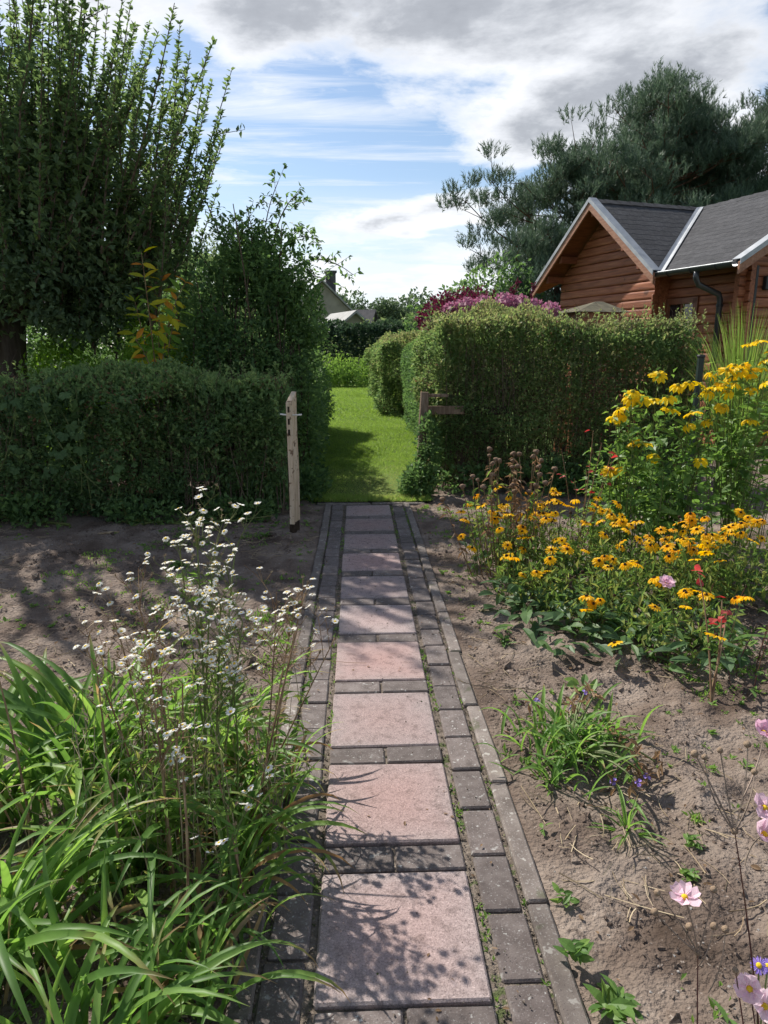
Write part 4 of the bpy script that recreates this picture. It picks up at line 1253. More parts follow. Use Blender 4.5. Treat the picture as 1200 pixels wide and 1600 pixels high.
# front wall of the main block, facing the viewer
fw_ = MB().add([(.24, -2.70, 0), (3.5, -2.70, 0), (3.5, -2.70, 2.7), (AR, -2.70, 3.6), (.24, -2.70, 2.6)], [(0, 1, 2, 3, 4)]).build('front_wall', M['soffit'], cab)
for k in range(25):
    z = k * LH + LH * .5
    a0 = max(.10, AR - (ZR - .16 - z - LH) / MM)
    a1 = AR + (AR - a0)
    if a1 - a0 < .2:
        break
    link('log', log_mesh(-a1, -a0), fw_, (0, -2.75, z), (0, 0, math.pi / 2))
MB().box((.55, -2.82, 2.28), (.055, .035, .09), bev=.008).build('wall_lamp', M['dark'], fw_, fixn=True)
MB().box((.36, -2.80, 1.25), (.02, .018, 1.25)).build('corner_strip', M['dark'], fw_, fixn=True)
# window
wn = MB()
y0, y1, z0, z1 = WIN
for b in (((y0 + y1) / 2, z1 - .03, (y1 - y0) / 2 + .03, .045), ((y0 + y1) / 2, z0 + .03, (y1 - y0) / 2 + .03, .045), (y0 + .01, (z0 + z1) / 2, .045, (z1 - z0) / 2), (y1 - .01, (z0 + z1) / 2, .045, (z1 - z0) / 2)):
    wn.box((.215, b[0], b[1]), (.035, b[2], b[3]), bev=.004)
wo = wn.build('window', M['frame'], mwl, fixn=True)
MB().box((.235, (y0 + y1) / 2, (z0 + z1) / 2), (.006, (y1 - y0) / 2 - .04, (z1 - z0) / 2 - .05)).build('pane', M['glass'], cab, fixn=True)
MB().box((.222, (y0 + y1) / 2, (z0 + z1) / 2), (.012, .016, (z1 - z0) / 2 - .05)).build('window_bar', M['frame'], cab, fixn=True)
# roof decks
def deck(name, top, parent, mat, th=.07):
    top = np.array(top, float)
    n = len(top)
    V = np.concatenate([top, top - (0, 0, th)])
    mb = MB().add(V, [(i, (i + 1) % n, n + (i + 1) % n, n + i) for i in range(n)])
    mb.F.setdefault(n, []).append(np.array([list(range(n)), [n + i for i in range(n)][::-1]]))
    return mb.build(name, mat, parent, fixn=True)


AB = -.39
vy = lambda a: -(AR - a) * MM / MW            # valley: y over a
EV = 1.66
wr = deck('wing_roof', [(AB, 0, ZR - .012), (AR, 0, ZR - .012), (AE, -EV, WX(EV) - .012), (AB, -EV, WX(EV) - .012)], cab, M['dark'])
wl = deck('wing_roof', [(AB, 0, ZR - .012), (AB, EV, WX(EV) - .012), (AE, EV, WX(EV) - .012), (AR, 0, ZR - .012)], cab, M['soffit'])
YF = -3.1
mr = deck('main_roof', [(AR, 0, ZR - .012), (AR, YF, ZR - .012), (AE, YF, MX(AE) - .012), (AE, vy(AE), MX(AE) - .012)], cab, M['dark'])
mr2 = deck('main_roof', [(AR, YF, ZR - .012), (AR, 1.2, ZR - .012), (2 * AR - AE, 1.2, MX(AE) - .012), (2 * AR - AE, YF, MX(AE) - .012)], cab, M['shingle'])
# shingles: six-sided tabs, laid row over row
SW, SE = .26, .150
def shingles(parent, L, frame, inside, n_rows, umin, umax):
    """frame(u, v) -> point on roof plane, v from eave up the slope; inside(u, v) -> clamped u or None"""
    cnt = 0
    for r in range(n_rows):
        v0 = r * SE
        off = (r % 2) * SW / 2
        u = umin - SW + off
        while u < umax + SW:
            outl = [(u - SW * .5, v0 + .026), (u - SW * .2, v0 + rng.normal(0, .003)), (u + SW * .2, v0 + rng.normal(0, .003)), (u + SW * .5, v0 + .026), (u + SW * .5, v0 + SE + .09), (u - SW * .5, v0 + SE + .09)]
            pts = []
            for (a, b) in outl:
                b = min(b, L)
                lo, hi = inside(b)
                pts.append((min(max(a, lo), hi), b))
            if max(p[0] for p in pts) - min(p[0] for p in pts) > .04 and v0 < L - .02:
                top, bot = [], []
                for (a, b) in pts:
                    lift = .003 * (1 - (b - v0) / (SE + .09)) + .004
                    P, nrm_ = frame(a, b)
                    top.append(P + nrm_ * lift); bot.append(P + nrm_ * (lift - .0012))
                V = np.array(top + bot)
                c = V.mean(0)
                mb = MB().add(V - c, [(i, (i + 1) % 6, 6 + (i + 1) % 6, 6 + i) for i in range(6)])
                mb.F.setdefault(6, []).append(np.array([[0, 1, 2, 3, 4, 5], [11, 10, 9, 8, 7, 6]]))
                mb.build('shingle', M['shingle'], parent, fixn=True, loc=tuple(c))
                cnt += 1
            u += SW
    return cnt


ws = math.hypot(EV, EV * MW)
cw, sw = EV / ws, EV * MW / ws
ms = math.hypot(AR - AE, (AR - AE) * MM)
cm, smm = (AR - AE) / ms, (AR - AE) * MM / ms
ndx = lambda b: EV - b * cw                     # |y| at slope distance b
c1 = shingles(wr, ws, lambda a, b: (np.array([a, -ndx(b), WX(ndx(b)) - .010]), np.array([0, -sw, cw])),
              lambda b: (AB + .02, AR - ndx(b) * MW / MM), 14, AB, AR)
c2 = shingles(mr, ms, lambda a, b: (np.array([AE + b * cm, -a, ZR - MM * (AR - AE - b * cm) - .010]), np.array([-smm, 0, cm])),
              lambda b: (-vy(AE + b * cm), -YF - .02), 16, .0, 3.1)
# ridge caps
for (p, q, par, nn) in (((AB, 0, ZR), (AR, 0, ZR), wr, 9), ((AR, 0.1, ZR), (AR, YF, ZR), mr, 13)):
    p, q = np.array(p), np.array(q)
    for i in range(nn):
        a = p + (q - p) * i / nn; b = p + (q - p) * (i + 1.12) / nn
        sd_ = np.array([-(q - p)[1], (q - p)[0], 0]); sd_ = sd_ / np.linalg.norm(sd_) * .10
        V = np.array([a + sd_ + (0, 0, -.055), a + (0, 0, .022), a - sd_ + (0, 0, -.055), b + sd_ + (0, 0, -.065), b + (0, 0, .012), b - sd_ + (0, 0, -.065)])
        c = V.mean(0)
        MB().add(V - c, [(0, 1, 4, 3), (1, 2, 5, 4)]).build('ridge_cap', M['shingle'], par, loc=tuple(c))
# valley flashing: a folded metal strip
va, vb = np.array([AR - .02, -.02, ZR]), np.array([AE - .05, vy(AE - .05), MX(AE - .05)])
pa = np.array([0, -1, 0]); 
V = []
for P in (va, vb):
    V += [P + np.array([-.075, 0.0, 0]) * (1, 1, 1) + (0, 0, .020), P + (0, 0, .018), P + np.array([0, -.075, 0]) + (0, 0, .024)]
V[0][2] = WX(V[0][1]) + .022; V[3][2] = WX(V[3][1]) + .022; V[2][2] = MX(V[2][0]) + .022; V[5][2] = MX(V[5][0]) + .022
MB().add(np.array(V), [(0, 1, 4, 3), (1, 2, 5, 4)]).build('valley_flashing', M['trim'], cab)
# barge boards of the wing, with zinc trim
def barge(p, q, face, parent, w=.15, th=.03, trim=True):
    """board hanging below the line p-q, its face looking along `face`"""
    p, q, face = np.array(p, float), np.array(q, float), nrm(np.array(face, float))
    dn = np.array([0, 0, -w])
    def slab(a, b, c, d, t, mat, name, par):
        V = np.array([a, b, c, d]); V = np.concatenate([V, V + face * t])
        return MB().add(V, [(0, 1, 2, 3), (7, 6, 5, 4), (0, 4, 5, 1), (1, 5, 6, 2), (2, 6, 7, 3), (3, 7, 4, 0)]).build(name, mat, par, fixn=True)
    bo = slab(p, q, q + dn, p + dn, th, M['barge'], 'barge_board', parent)
    if trim:
        f2 = face * (th + .002)
        slab(p + f2 + (0, 0, .035), q + f2 + (0, 0, .035), q + f2 + (0, 0, -.03), p + f2 + (0, 0, -.03), .012, M['trim'], 'trim', bo)
        V = np.array([p + (0, 0, .036) - face * .10, q + (0, 0, .036) - face * .10, q + f2 + face * .012 + (0, 0, .036), p + f2 + face * .012 + (0, 0, .036)])
        MB().add(np.concatenate([V, V + (0, 0, .006)]), [(0, 1, 2, 3), (7, 6, 5, 4), (0, 4, 5, 1), (1, 5, 6, 2), (2, 6, 7, 3), (3, 7, 4, 0)]).build('trim', M['trim'], bo, fixn=True)
    return bo


E2 = EV + .03
barge((AB, 0, ZR - .01), (AB, -E2, WX(E2) - .01), (-1, 0, 0), cab)
barge((AB, 0, ZR - .01), (AB, E2, WX(E2) - .01), (-1, 0, 0), cab)
barge((AR, YF, ZR - .01), (AE - .03, YF, MX(AE - .03) - .01), (0, -1, 0), cab)
# purlins under the gable overhang, soffit boards of the wing
for y in (-.02, .86, -.86, 1.26, -1.26):
    MB().box((-.17, y, WX(y) - .155 - (.03 if y else .05)), (.19, .04, .06), bev=.006).build('purlin', M['soffit'], cab, fixn=True)
# gutter, brackets, downpipe
a_ = np.linspace(math.pi, 2 * math.pi, 9)
gx, gz, gr = AE - .055, MX(AE) - .03, .062
V, F = [], []
for y in (vy(AE) + .02, YF + .02):
    for r_ in (gr, gr - .006):
        V += [(gx + math.cos(t) * r_, y, gz + math.sin(t) * r_) for t in a_]
for i in range(8):
    F += [(i, i + 1, 18 + i + 1, 18 + i), (9 + i, 27 + i, 27 + i + 1, 9 + i + 1)]
F += [(0, 18, 27, 9), (8, 17, 35, 26)]
F += [(i, 9 + i, 9 + i + 1, i + 1) for i in range(8)] + [(18 + i, 18 + i + 1, 27 + i + 1, 27 + i) for i in range(8)]
gt = MB().add(np.array(V), np.array(F)).build('gutter', M['gutter'], cab, fixn=True)
MB().tube([(gx - gr + .004, vy(AE), gz + .004), (gx - gr + .004, YF, gz + .004)], .009, 8).build('gutter_bead', M['trim'], gt)
for y in (-1.9, -2.35, -2.8):
    MB().tube([(gx + math.cos(t) * (gr + .006), y, gz + math.sin(t) * (gr + .006)) for t in a_], .007, 4).build('bracket', M['dark'], gt)
yd = -2.42
MB().tube([(gx, yd, gz - .04), (gx, yd, gz - .13), (gx + .05, yd, gz - .22), (.09, yd - .03, gz - .34), (.125, yd - .03, gz - .42), (.125, yd - .03, .2)], .04, 12).build('downpipe', M['gutter'], cab, smooth=True)
for z in (2.0, 1.0):
    MB().tube([(.125, yd - .03, z - .02), (.125, yd - .03, z + .02)], .047, 12).build('pipe_clip', M['dark'], cab)

# small mossy-roofed store in front of the gable, only its roof shows over the hedge
st = thing('wood_store', 'small wooden store with a mossy hipped roof showing over the hedge', 'shed', (3.02, 9.45, .14), R(12))
MB().box((0, 0, .80), (.30, .28, .94), bev=.01).build('wall', M['log'], st, fixn=True)
for k in range(12):
    MB().box((0, -.292, .07 + k * .137), (.302, .010, .062), bev=.004).build('board', M['log'], st, fixn=True)
V = [(-.40, -.36, 1.73), (.36, -.36, 1.73), (.36, .36, 1.73), (-.40, .36, 1.73), (.16, 0, 1.88), (.06, 0, 1.88)]
mb = MB().add(V, [(0, 1, 4, 5), (2, 3, 5, 4)])
mb.F.setdefault(3, []).append(np.array([(1, 2, 4), (3, 0, 5)])); mb.F.setdefault(4, []).append(np.array([(3, 2, 1, 0)]))
mb.build('roof', M['moss_shingle'], st, fixn=True)

# ------------------------------------------------------------------ gate posts
gp = thing('gate_post', 'weathered plank gate post with peeling cream paint left of the path', 'post', (-.585, 5.29, 0), R(-14))
prof = []
def plank(w, d, zs, slope, taper):
    """plank with a slanted top: w across, d deep"""
    V = []
    for i, z in enumerate(zs):
        f = 1 - taper * (1 - i / (len(zs) - 1)) * 0
        for (sx, sy) in ((-1, -1), (1, -1), (1, 1), (-1, 1)):
            zz = z + (slope * (sy + 1) / 2 if i == len(zs) - 1 else 0)
            jx = rng.normal(0, .0012) * (i > 0)
            V.append((sx * w + jx + .012 * math.sin(i * .9) * .25, sy * d, zz))
    F = [(4 * i + a, 4 * i + (a + 1) % 4, 4 * i + 4 + (a + 1) % 4, 4 * i + 4 + a) for i in range(len(zs) - 1) for a in range(4)]
    n = 4 * (len(zs) - 1)
    F += [(3, 2, 1, 0), (n, n + 1, n + 2, n + 3)]
    return MB().add(np.array(V), np.array(F))


plank(.018, .07, [.09, .3, .45, .6, .75, .9, 1.02], .075, .2).build('plank', M['paint'], gp, fixn=True)
plank(.0185, .05, [-.08, .0, .06, .10], .0, .2).build('rotten_foot', M['rotwood'], gp, fixn=True)
rod = MB().tube([(-.085, -.02, .93), (-.03, -.02, .925), (.035, -.02, .925), (.085, -.02, .93)], .0065, 8)
rod.build('latch_rod', M['whitemetal'], gp, smooth=True)
for z in (.80, .88, .97):
    MB().box((0.0, -.0715, z), (.007, .0025, .022), bev=.001).build('bare_patch', M['rotwood'], gp, fixn=True)
MB().box((-.034, .03, .5), (.012, .03, .52)).build('hidden_stake', M['rotwood'], gp, fixn=True)

gq = thing('gate_post', 'brown wooden gate post leaning at the end of the right hedge', 'post', (.515, 6.84, 0), R(3))
mb = plank(.036, .036, [-.1, .2, .4, .6, .8, 1.0], .0, 0)
po = mb.build('post', M['oldwood'], gq, fixn=True)
po.rotation_euler = (0, R(3.2), 0)
MB().box((.26, .09, .815), (.21, .014, .042), bev=.004).build('rail', M['oldwood'], gq, fixn=True)
MB().box((.62, .16, .80), (.30, .014, .042), bev=.004).build('rail', M['rotwood'], gq, fixn=True)
MB().box((.17, .0, .965), (.12, .012, .016), bev=.003).build('rail', M['oldwood'], gq, fixn=True)
gf = thing('fence_post', 'dark green metal fence post standing among the tall yellow coneflowers', 'post', (2.74, 5.75, 0))
MB().box((0, 0, .67), (.022, .022, .67), bev=.004).build('pole', M['greenpost'], gf, fixn=True)
MB().box((0, 0, 1.35), (.026, .026, .012), bev=.005).build('cap', M['dark'], gf, fixn=True)

# ------------------------------------------------------------------ flowers: shared makers
def petal_mesh(npet, r0, r1, wd, droop, mat, jit=.08, lift=.0, tipw=.55, notch=False):
    mb = MB()
    for i in range(npet):
        a = i * 2 * math.pi / npet + rng.normal(0, jit)
        L = (r1 - r0) * rng.uniform(.85, 1.08)
        dr = droop + rng.normal(0, .10)
        ca, sa = math.cos(a), math.sin(a)
        V = []
        for (t, wf, up) in ((0, .35, 0), (.4, .95, lift), (.78, 1.0, lift * .6), (1.0, tipw * .3, 0)):
            r = r0 + L * t * math.cos(dr * t); z = -L * t * math.sin(dr * t) + up * L
            for s, zz in ((-1, .0), (0, -.10 * wd), (1, .0)):
                px_, py_ = r, s * wd * .5 * wf
                V.append((px_ * ca - py_ * sa, px_ * sa + py_ * ca, z + zz + wd * .16 * (s != 0)))
        F = [(3 * j + k, 3 * j + k + 1, 3 * j + 4 + k, 3 * j + 3 + k) for j in range(3) for k in range(2)]
        mb.add(np.array(V), np.array(F), rng.random())
    return mb.mesh('flower', mat)


def dome_mesh(r, h, mat, name='cone', rings=4, seg=8, z0=0.0):
    V, F = [(0, 0, z0 + h)], []
    for i in range(1, rings + 1):
        f = i / rings * math.pi * .55
        for j in range(seg):
            a = j * 2 * math.pi / seg
            V.append((r * math.sin(f) * math.cos(a), r * math.sin(f) * math.sin(a), z0 + h * math.cos(f)))
    mb = MB().add(np.array(V), np.array([(1 + (i - 1) * seg + j, 1 + i * seg + j, 1 + i * seg + (j + 1) % seg, 1 + (i - 1) * seg + (j + 1) % seg) for i in range(1, rings) for j in range(seg)]))
    mb.F.setdefault(3, []).append(np.array([(0, 1 + j, 1 + (j + 1) % seg) for j in range(seg)]))
    return mb.mesh(name, mat, smooth=True)


def ball_mesh(r, mat, name, rough=.12, rings=6, seg=8):
    V, F = [(0, 0, -r)], []
    for i in range(1, rings):
        f = -math.pi / 2 + i / rings * math.pi
        for j in range(seg):
            a = (j + .5 * (i % 2)) * 2 * math.pi / seg
            rr = r * (1 + rng.normal(0, rough))
            V.append((rr * math.cos(f) * math.cos(a), rr * math.cos(f) * math.sin(a), rr * math.sin(f)))
    V.append((0, 0, r))
    F = [(1 + (i - 1) * seg + j, 1 + (i - 1) * seg + (j + 1) % seg, 1 + i * seg + (j + 1) % seg, 1 + i * seg + j) for i in range(1, rings - 1) for j in range(seg)]
    mb = MB().add(np.array(V), np.array(F))
    e = len(V) - 1
    mb.F.setdefault(3, []).append(np.array([(0, 1 + (j + 1) % seg, 1 + j) for j in range(seg)] + [(e, e - seg + j, e - seg + (j + 1) % seg) for j in range(seg)]))
    return mb.mesh(name, mat, smooth=True)


def oval_mesh(mat, w, curl, name='leaf'):
    V = T_OVAL[0].copy()
    V[:, 0] *= w
    V[:, 2] = V[:, 2] * .8 - curl * V[:, 1] ** 2
    return MB().add(V, T_OVAL[1]).mesh(name, mat)


FL_SUSAN = [petal_mesh(int(n), .006, .030, .0095, dr, M['petal_o']) for n, dr in ((12, .25), (13, .4), (11, .15), (14, .6), (12, .8))]
CN_SUSAN = dome_mesh(.0068, .008, M['cone_dark'])
FL_CONE = [petal_mesh(int(n), .008, .054, .022, dr, M['petal_y'], .12) for n, dr in ((9, .55), (10, .8), (8, 1.0), (9, .3), (8, .7))]
CN_CONE = dome_mesh(.012, .013, M['cone_green'])
FL_WHITE = [petal_mesh(20, .003, .0115, .0027, dr, M['petal_w'], .05) for dr in (.05, .3, .6, -.25)]
DC_WHITE = dome_mesh(.0040, .0018, M['disc_y'], 'disc', 3, 7)
LF_CONE = [oval_mesh(M['cone_leaf'], w, c) for w, c in ((.5, .1), (.42, .3), (.6, .2), (.36, .05))]
LF_SUSAN = [oval_mesh(M['susan_leaf'], w, c) for w, c in ((.46, .1), (.38, .25), (.54, .2), (.3, .35))]


def put_leaf(me, parent, P, d, size, up=(0, 0, 1), jit=.4):
    Mx = frames(np.array([d], float), up=np.array(up, float), jit=jit)[0]
    return link('leaf', me, parent, tuple(P), Matrix(Mx.T.tolist()).to_quaternion(), float(size))


def put_flower(meshes, cone, parent, P, nrm_, s, cname='cone', name='flower'):
    f = link(name, meshes[rng.integers(len(meshes))], parent, tuple(P), aim(nrm_, rng.uniform(0, 6.28)), float(s))
    if cone is not None:
        link(cname, cone, f)
    return f


# ---- tall yellow coneflowers, right
def coneflower(label, cx, cy, heads, nleaf, spread=.3, extra=14):
    z0 = float(soil_h(np.array([cx]), np.array([cy]))[0])
    t = thing('coneflower', label, 'flower', (cx, cy, z0), group='tall yellow coneflowers')
    ms = MB()
    stems = []
    for (x, y, z) in heads:
        a = np.array([(x - cx) * .45 + rng.normal(0, .05), (y - cy) * .5 + rng.normal(0, .05), 0])
        c = np.array([x - cx, y - cy, z - z0])
        pts = curve_pts(a, (a + c) / 2 + (rng.normal(0, .04), rng.normal(0, .04), .12), c, 12)
        ms.tube(pts, np.linspace(.005, .0025, 12), 4, cap=False)
        stems.append(pts)
        put_flower(FL_CONE, CN_CONE, t, c, (rng.normal(-.1, .35), rng.normal(-.15, .35), 1), rng.uniform(.95, 1.35))
    for _ in range(extra):
        b = stems[rng.integers(len(stems))]
        pts = b * (1, 1, rng.uniform(.5, .85)) + (rng.normal(0, .12), rng.normal(0, .12), 0)
        ms.tube(pts, np.linspace(.004, .002, 12), 4, cap=False)
        stems.append(pts)
    ms.build('stems', M['stem'], t, kind='stuff')
    for i in range(nleaf):
        pts = stems[rng.integers(len(stems))]
        f = rng.beta(2.2, 1.5)
        q = pts[min(int(f * 11.5), 11)]
        a = rng.uniform(0, 6.28)
        put_leaf(LF_CONE[rng.integers(4)], t, q + rng.normal(0, .02, 3), (math.cos(a), math.sin(a), rng.uniform(-.5, .7)), rng.uniform(.075, .155) * (1.15 - .35 * f))
    q = np.concatenate(stems)
    q = q[rng.integers(0, len(q), 900)] + rng.normal(0, .05, (900, 3))
    q = q[q[:, 2] > .12]
    MB().scatter(T_FOLD, q, frames(rng.normal(0, 1, (len(q), 3)) + (0, 0, .3)), rng.uniform(.03, .06, len(q)), .45).build('small_leaves', M['cone_leaf'], t, kind='stuff')
    return t


coneflower('tall yellow coneflower at the far right edge crowned with many heads', 2.62, 4.75,
           [(2.36 + rng.normal(0, .04), 4.7, 1.27), (2.45, 4.7, 1.28), (2.52, 4.72, 1.27), (2.60, 4.75, 1.26), (2.30, 4.68, 1.25), (2.50, 4.8, 1.22), (2.67, 4.75, 1.28), (2.44, 4.65, 1.18), (2.57, 4.66, 1.15), (2.72, 4.8, 1.33), (2.38, 4.6, 1.13),
            (2.65, 4.9, 1.44), (2.74, 4.95, 1.46), (2.82, 4.9, 1.40), (2.62, 4.6, 1.19), (2.76, 4.7, 1.22), (2.33, 4.62, 1.19), (2.48, 4.74, 1.30), (2.56, 4.78, 1.30), (2.64, 4.8, 1.24), (2.86, 4.8, 1.28), (2.50, 4.5, .95), (2.62, 4.45, .88)], 295)
coneflower('tall yellow coneflower in the middle beside the dark green fence post', 2.15, 4.65,
           [(1.90, 4.6, 1.24), (2.06, 4.65, 1.17), (2.12, 4.62, 1.19), (2.24, 4.6, 1.13), (2.19, 4.6, 1.18), (1.86, 4.55, 1.08), (1.98, 4.55, 1.02), (2.1, 4.5, 1.0), (2.2, 4.5, .95), (2.28, 4.6, 1.16), (1.94, 4.52, 1.10), (2.06, 4.45, .93), (2.14, 4.4, .70), (2.3, 4.5, 1.05)], 290, extra=20)
coneflower('leaning yellow coneflower at the left of the coneflower clump', 1.72, 4.55,
           [(1.66, 4.45, 1.10), (1.72, 4.5, 1.12), (1.62, 4.45, 1.0), (1.56, 4.42, .98), (1.76, 4.5, 1.09), (1.69, 4.42, .82), (1.76, 4.42, .81), (1.60, 4.4, .66), (1.55, 4.4, .64), (1.88, 4.5, .72), (1.68, 4.46, 1.14), (1.59, 4.44, 1.03)], 190, extra=12)

# ---- ornamental grass behind the coneflowers
og = thing('ornamental_grass', 'bright green clump of tall fine grass beside the hedge end', 'grass', (3.45, 6.35, 0))
mb = MB()
for i in range(620):
    a = rng.uniform(0, 6.28); r0 = rng.uniform(0, .14); ln = rng.uniform(1.2, 1.95); out = rng.uniform(.1, .62)
    b = np.array([math.cos(a) * r0, math.sin(a) * r0, 0])
    c = b + np.array([math.cos(a) * out, math.sin(a) * out, ln * (1 - .28 * out)])
    pts = curve_pts(b, b + (c - b) * (.15, .15, .75), c, 7)
    sd_ = np.array([-math.sin(a + rng.normal(0, .6)), math.cos(a), 0]) * np.array([.0042, .0045, .0045, .004, .0032, .002, .0004])[:, None]
    V = np.concatenate([pts - sd_, pts + sd_])
    mb.add(V, [(j, j + 1, 8 + j, 7 + j) for j in range(6)], rng.random())
mb.build('blades', M['tallgrass'], og, kind='stuff')

# ---- black-eyed Susans
def susan(label, cx, cy, rx, ry, nfl, h0, h1, nleaf, heads=(), up=1100):
    z0 = float(soil_h(np.array([cx]), np.array([cy]))[0])
    t = thing('black_eyed_susan', label, 'flower', (cx, cy, z0), group='orange black eyed susans')
    ms, ml = MB(), MB()
    pos = [(x - cx, y - cy, z) for x, y, z in heads]
    for i in range(nfl):
        a = rng.uniform(0, 6.28); r = math.sqrt(rng.random())
        pos.append((math.cos(a) * rx * r, math.sin(a) * ry * r, rng.uniform(h0, h1)))
    for ip, (x, y, z) in enumerate(pos):
        a = np.array([x * .7 + rng.normal(0, .04), y * .7 + rng.normal(0, .04), 0]); c = np.array([x, y, z])
        pts = curve_pts(a, (a + c) / 2 + (rng.normal(0, .03), rng.normal(0, .03), .04), c, 7)
        ms.tube(pts, np.linspace(.0028, .0017, 7), 3, cap=False)
        if ip >= len(heads) and rng.random() < .11:
            link('spent_head', CN_SUSAN, t, tuple(c), aim((rng.normal(0, .3), rng.normal(0, .3), 1)), float(rng.uniform(1.2, 1.7)))
            continue
        put_flower(FL_SUSAN, CN_SUSAN, t, c, (rng.normal(-.1, .38), rng.normal(-.22, .38), 1), rng.uniform(.9, 1.5))
    ms.build('stems', M['stem'], t, kind='stuff')
    k = up
    r = np.sqrt(rng.random(k)); a = rng.uniform(0, 6.28, k)
    P = np.stack([np.cos(a) * rx * r, np.sin(a) * ry * r, rng.uniform(.02, (h0 + h1) / 2, k) * rng.uniform(.4, 1.0, k)], 1)
    ml.scatter(T_FOLD, P, frames(rng.normal(0, .7, (k, 3)) + (0, 0, .6), jit=.6), rng.uniform(.03, .07, k), .32)
    ml.build('stem_leaves', M['susan_up'], t, kind='stuff')
    for i in range(nleaf):
        a = rng.uniform(0, 6.28); r = math.sqrt(rng.random()) * 1.12
        P = (math.cos(a) * rx * r, math.sin(a) * ry * r - .04, rng.uniform(.01, .14))
        b = rng.uniform(0, 6.28)
        put_leaf(LF_SUSAN[rng.integers(4)], t, P, (math.cos(b), math.sin(b) - .3, rng.uniform(-.1, .7)), rng.uniform(.06, .13))
    return t


susan('small orange coneflower tuft at the left edge by the path kerb', .80, 4.35, .20, .2, 5, .35, .55, 16, [(.56, 4.25, .42), (.58, 4.2, .38), (.54, 4.1, .30), (.60, 4.05, .24), (.62, 4.3, .46)], 260)
susan('front left orange coneflowers with four big heads low over dark leaves', .90, 3.75, .20, .22, 12, .25, .42, 70, [(.76, 3.62, .30), (.81, 3.6, .21), (.90, 3.62, .20), (.87, 3.55, .24), (.95, 3.6, .23), (.74, 3.7, .35), (1.06, 3.75, .36), (1.08, 3.7, .34)], 420)
susan('dense band of orange coneflowers behind the dry brown stalks', 1.14, 4.15, .42, .28, 50, .34, .52, 40)
susan('middle orange coneflowers above the broad dark ground leaves', 1.12, 3.45, .26, .25, 9, .2, .4, 85, [(1.19, 3.5, .31), (1.22, 3.45, .29), (1.03, 3.2, .22), (1.06, 3.18, .19), (1.10, 3.2, .20), (1.02, 3.15, .17)], 520)
susan('broad mass of orange coneflowers right of the rose stem', 1.60, 3.65, .38, .30, 46, .28, .46, 60)
susan('orange coneflowers reaching in from the right picture edge', 2.02, 3.75, .36, .32, 28, .30, .50, 50)
susan('loose orange coneflowers in front with one lone head low at right', 1.42, 3.02, .28, .24, 10, .22, .40, 60, [(1.34, 2.55, .28), (1.05, 2.85, .12), (1.62, 2.85, .33), (1.24, 2.9, .27)], 420)

# low leafy ground cover between the flowers: each big leaf its own piece
gc = thing('leafy_ground_cover', 'dark glossy ground leaves in front of the orange coneflowers', 'plant', (1.1, 3.2, 0))
for i in range(190):
    x = rng.uniform(-.45, .75); y = rng.uniform(-.34, .45) + .15 * abs(x)
    a = rng.uniform(0, 6.28)
    zz = float(soil_h(np.array([1.1 + x]), np.array([3.2 + y]))[0])
    put_leaf(LF_SUSAN[rng.integers(4)], gc, (x, y, zz + rng.uniform(.01, .09)), (math.cos(a), math.sin(a), rng.uniform(-.15, .45)), rng.uniform(.05, .125))
gd = thing('leafy_ground_cover', 'thin leafy growth under the coneflowers at the right edge', 'plant', (1.75, 2.85, 0))
for i in range(150):
    x = rng.uniform(-.3, .5); y = rng.uniform(-.35, .35)
    a = rng.uniform(0, 6.28)
    put_leaf(LF_CONE[rng.integers(4)], gd, (x, y, rng.uniform(.01, .20)), (math.cos(a), math.sin(a), rng.uniform(-.2, .6)), rng.uniform(.03, .07))
mb = MB()
for i in range(26):
    x, y = rng.uniform(-.3, .5), rng.uniform(-.35, .35)
    mb.tube(curve_pts((x, y, -.02), (x, y, .1), (x + rng.normal(0, .06), y + rng.normal(0, .06), rng.uniform(.15, .34)), 5), .0022, 3, cap=False)
mb.build('stems', M['redstem'], gd, kind='stuff')
# grass strip and weeds at the foot of the right gate post
shrub('gatepost_weeds', 'fresh green weeds growing round the foot of the right gate post', [(.50, 6.62, .14, .17, .16, .20), (.60, 6.72, .42, .12, .10, .42), (.44, 6.75, .10, .12, .15, .14)], 1700, .05, M['wild'], 'weeds', seed=121, gap=.3, stems=12, stem_mat='stem')
shrub('hedge_foot_weeds', 'dark leafy weeds along the foot of the overgrown hedge by the path end', [(-.62, 6.45, .12, .22, .2, .22), (-.52, 6.75, .10, .14, .3, .16), (-.5, 7.3, .08, .10, .4, .12)], 1700, .05, M['wild'], 'weeds', seed=123, gap=.3, stems=12, stem_mat='stem')
shrub('hedge_foot_weeds', 'leafy weeds in the shade under the right hedge', [(1.1, 6.8, .10, .5, .15, .2), (1.9, 6.7, .12, .5, .2, .24), (2.6, 6.6, .15, .5, .25, .3)], 3200, .06, M['wild'], 'weeds', seed=125, gap=.33, stems=16, stem_mat='stem')
shrub('hedge_foot_weeds', 'straggling weeds in the shade under the low left hedge', [(-2.9, 5.66, .08, .45, .12, .18), (-1.9, 5.66, .07, .4, .12, .13), (-1.1, 5.66, .07, .35, .10, .14)], 2400, .05, M['wild'], 'weeds', seed=127, gap=.36, stems=16, stem_mat='stem')

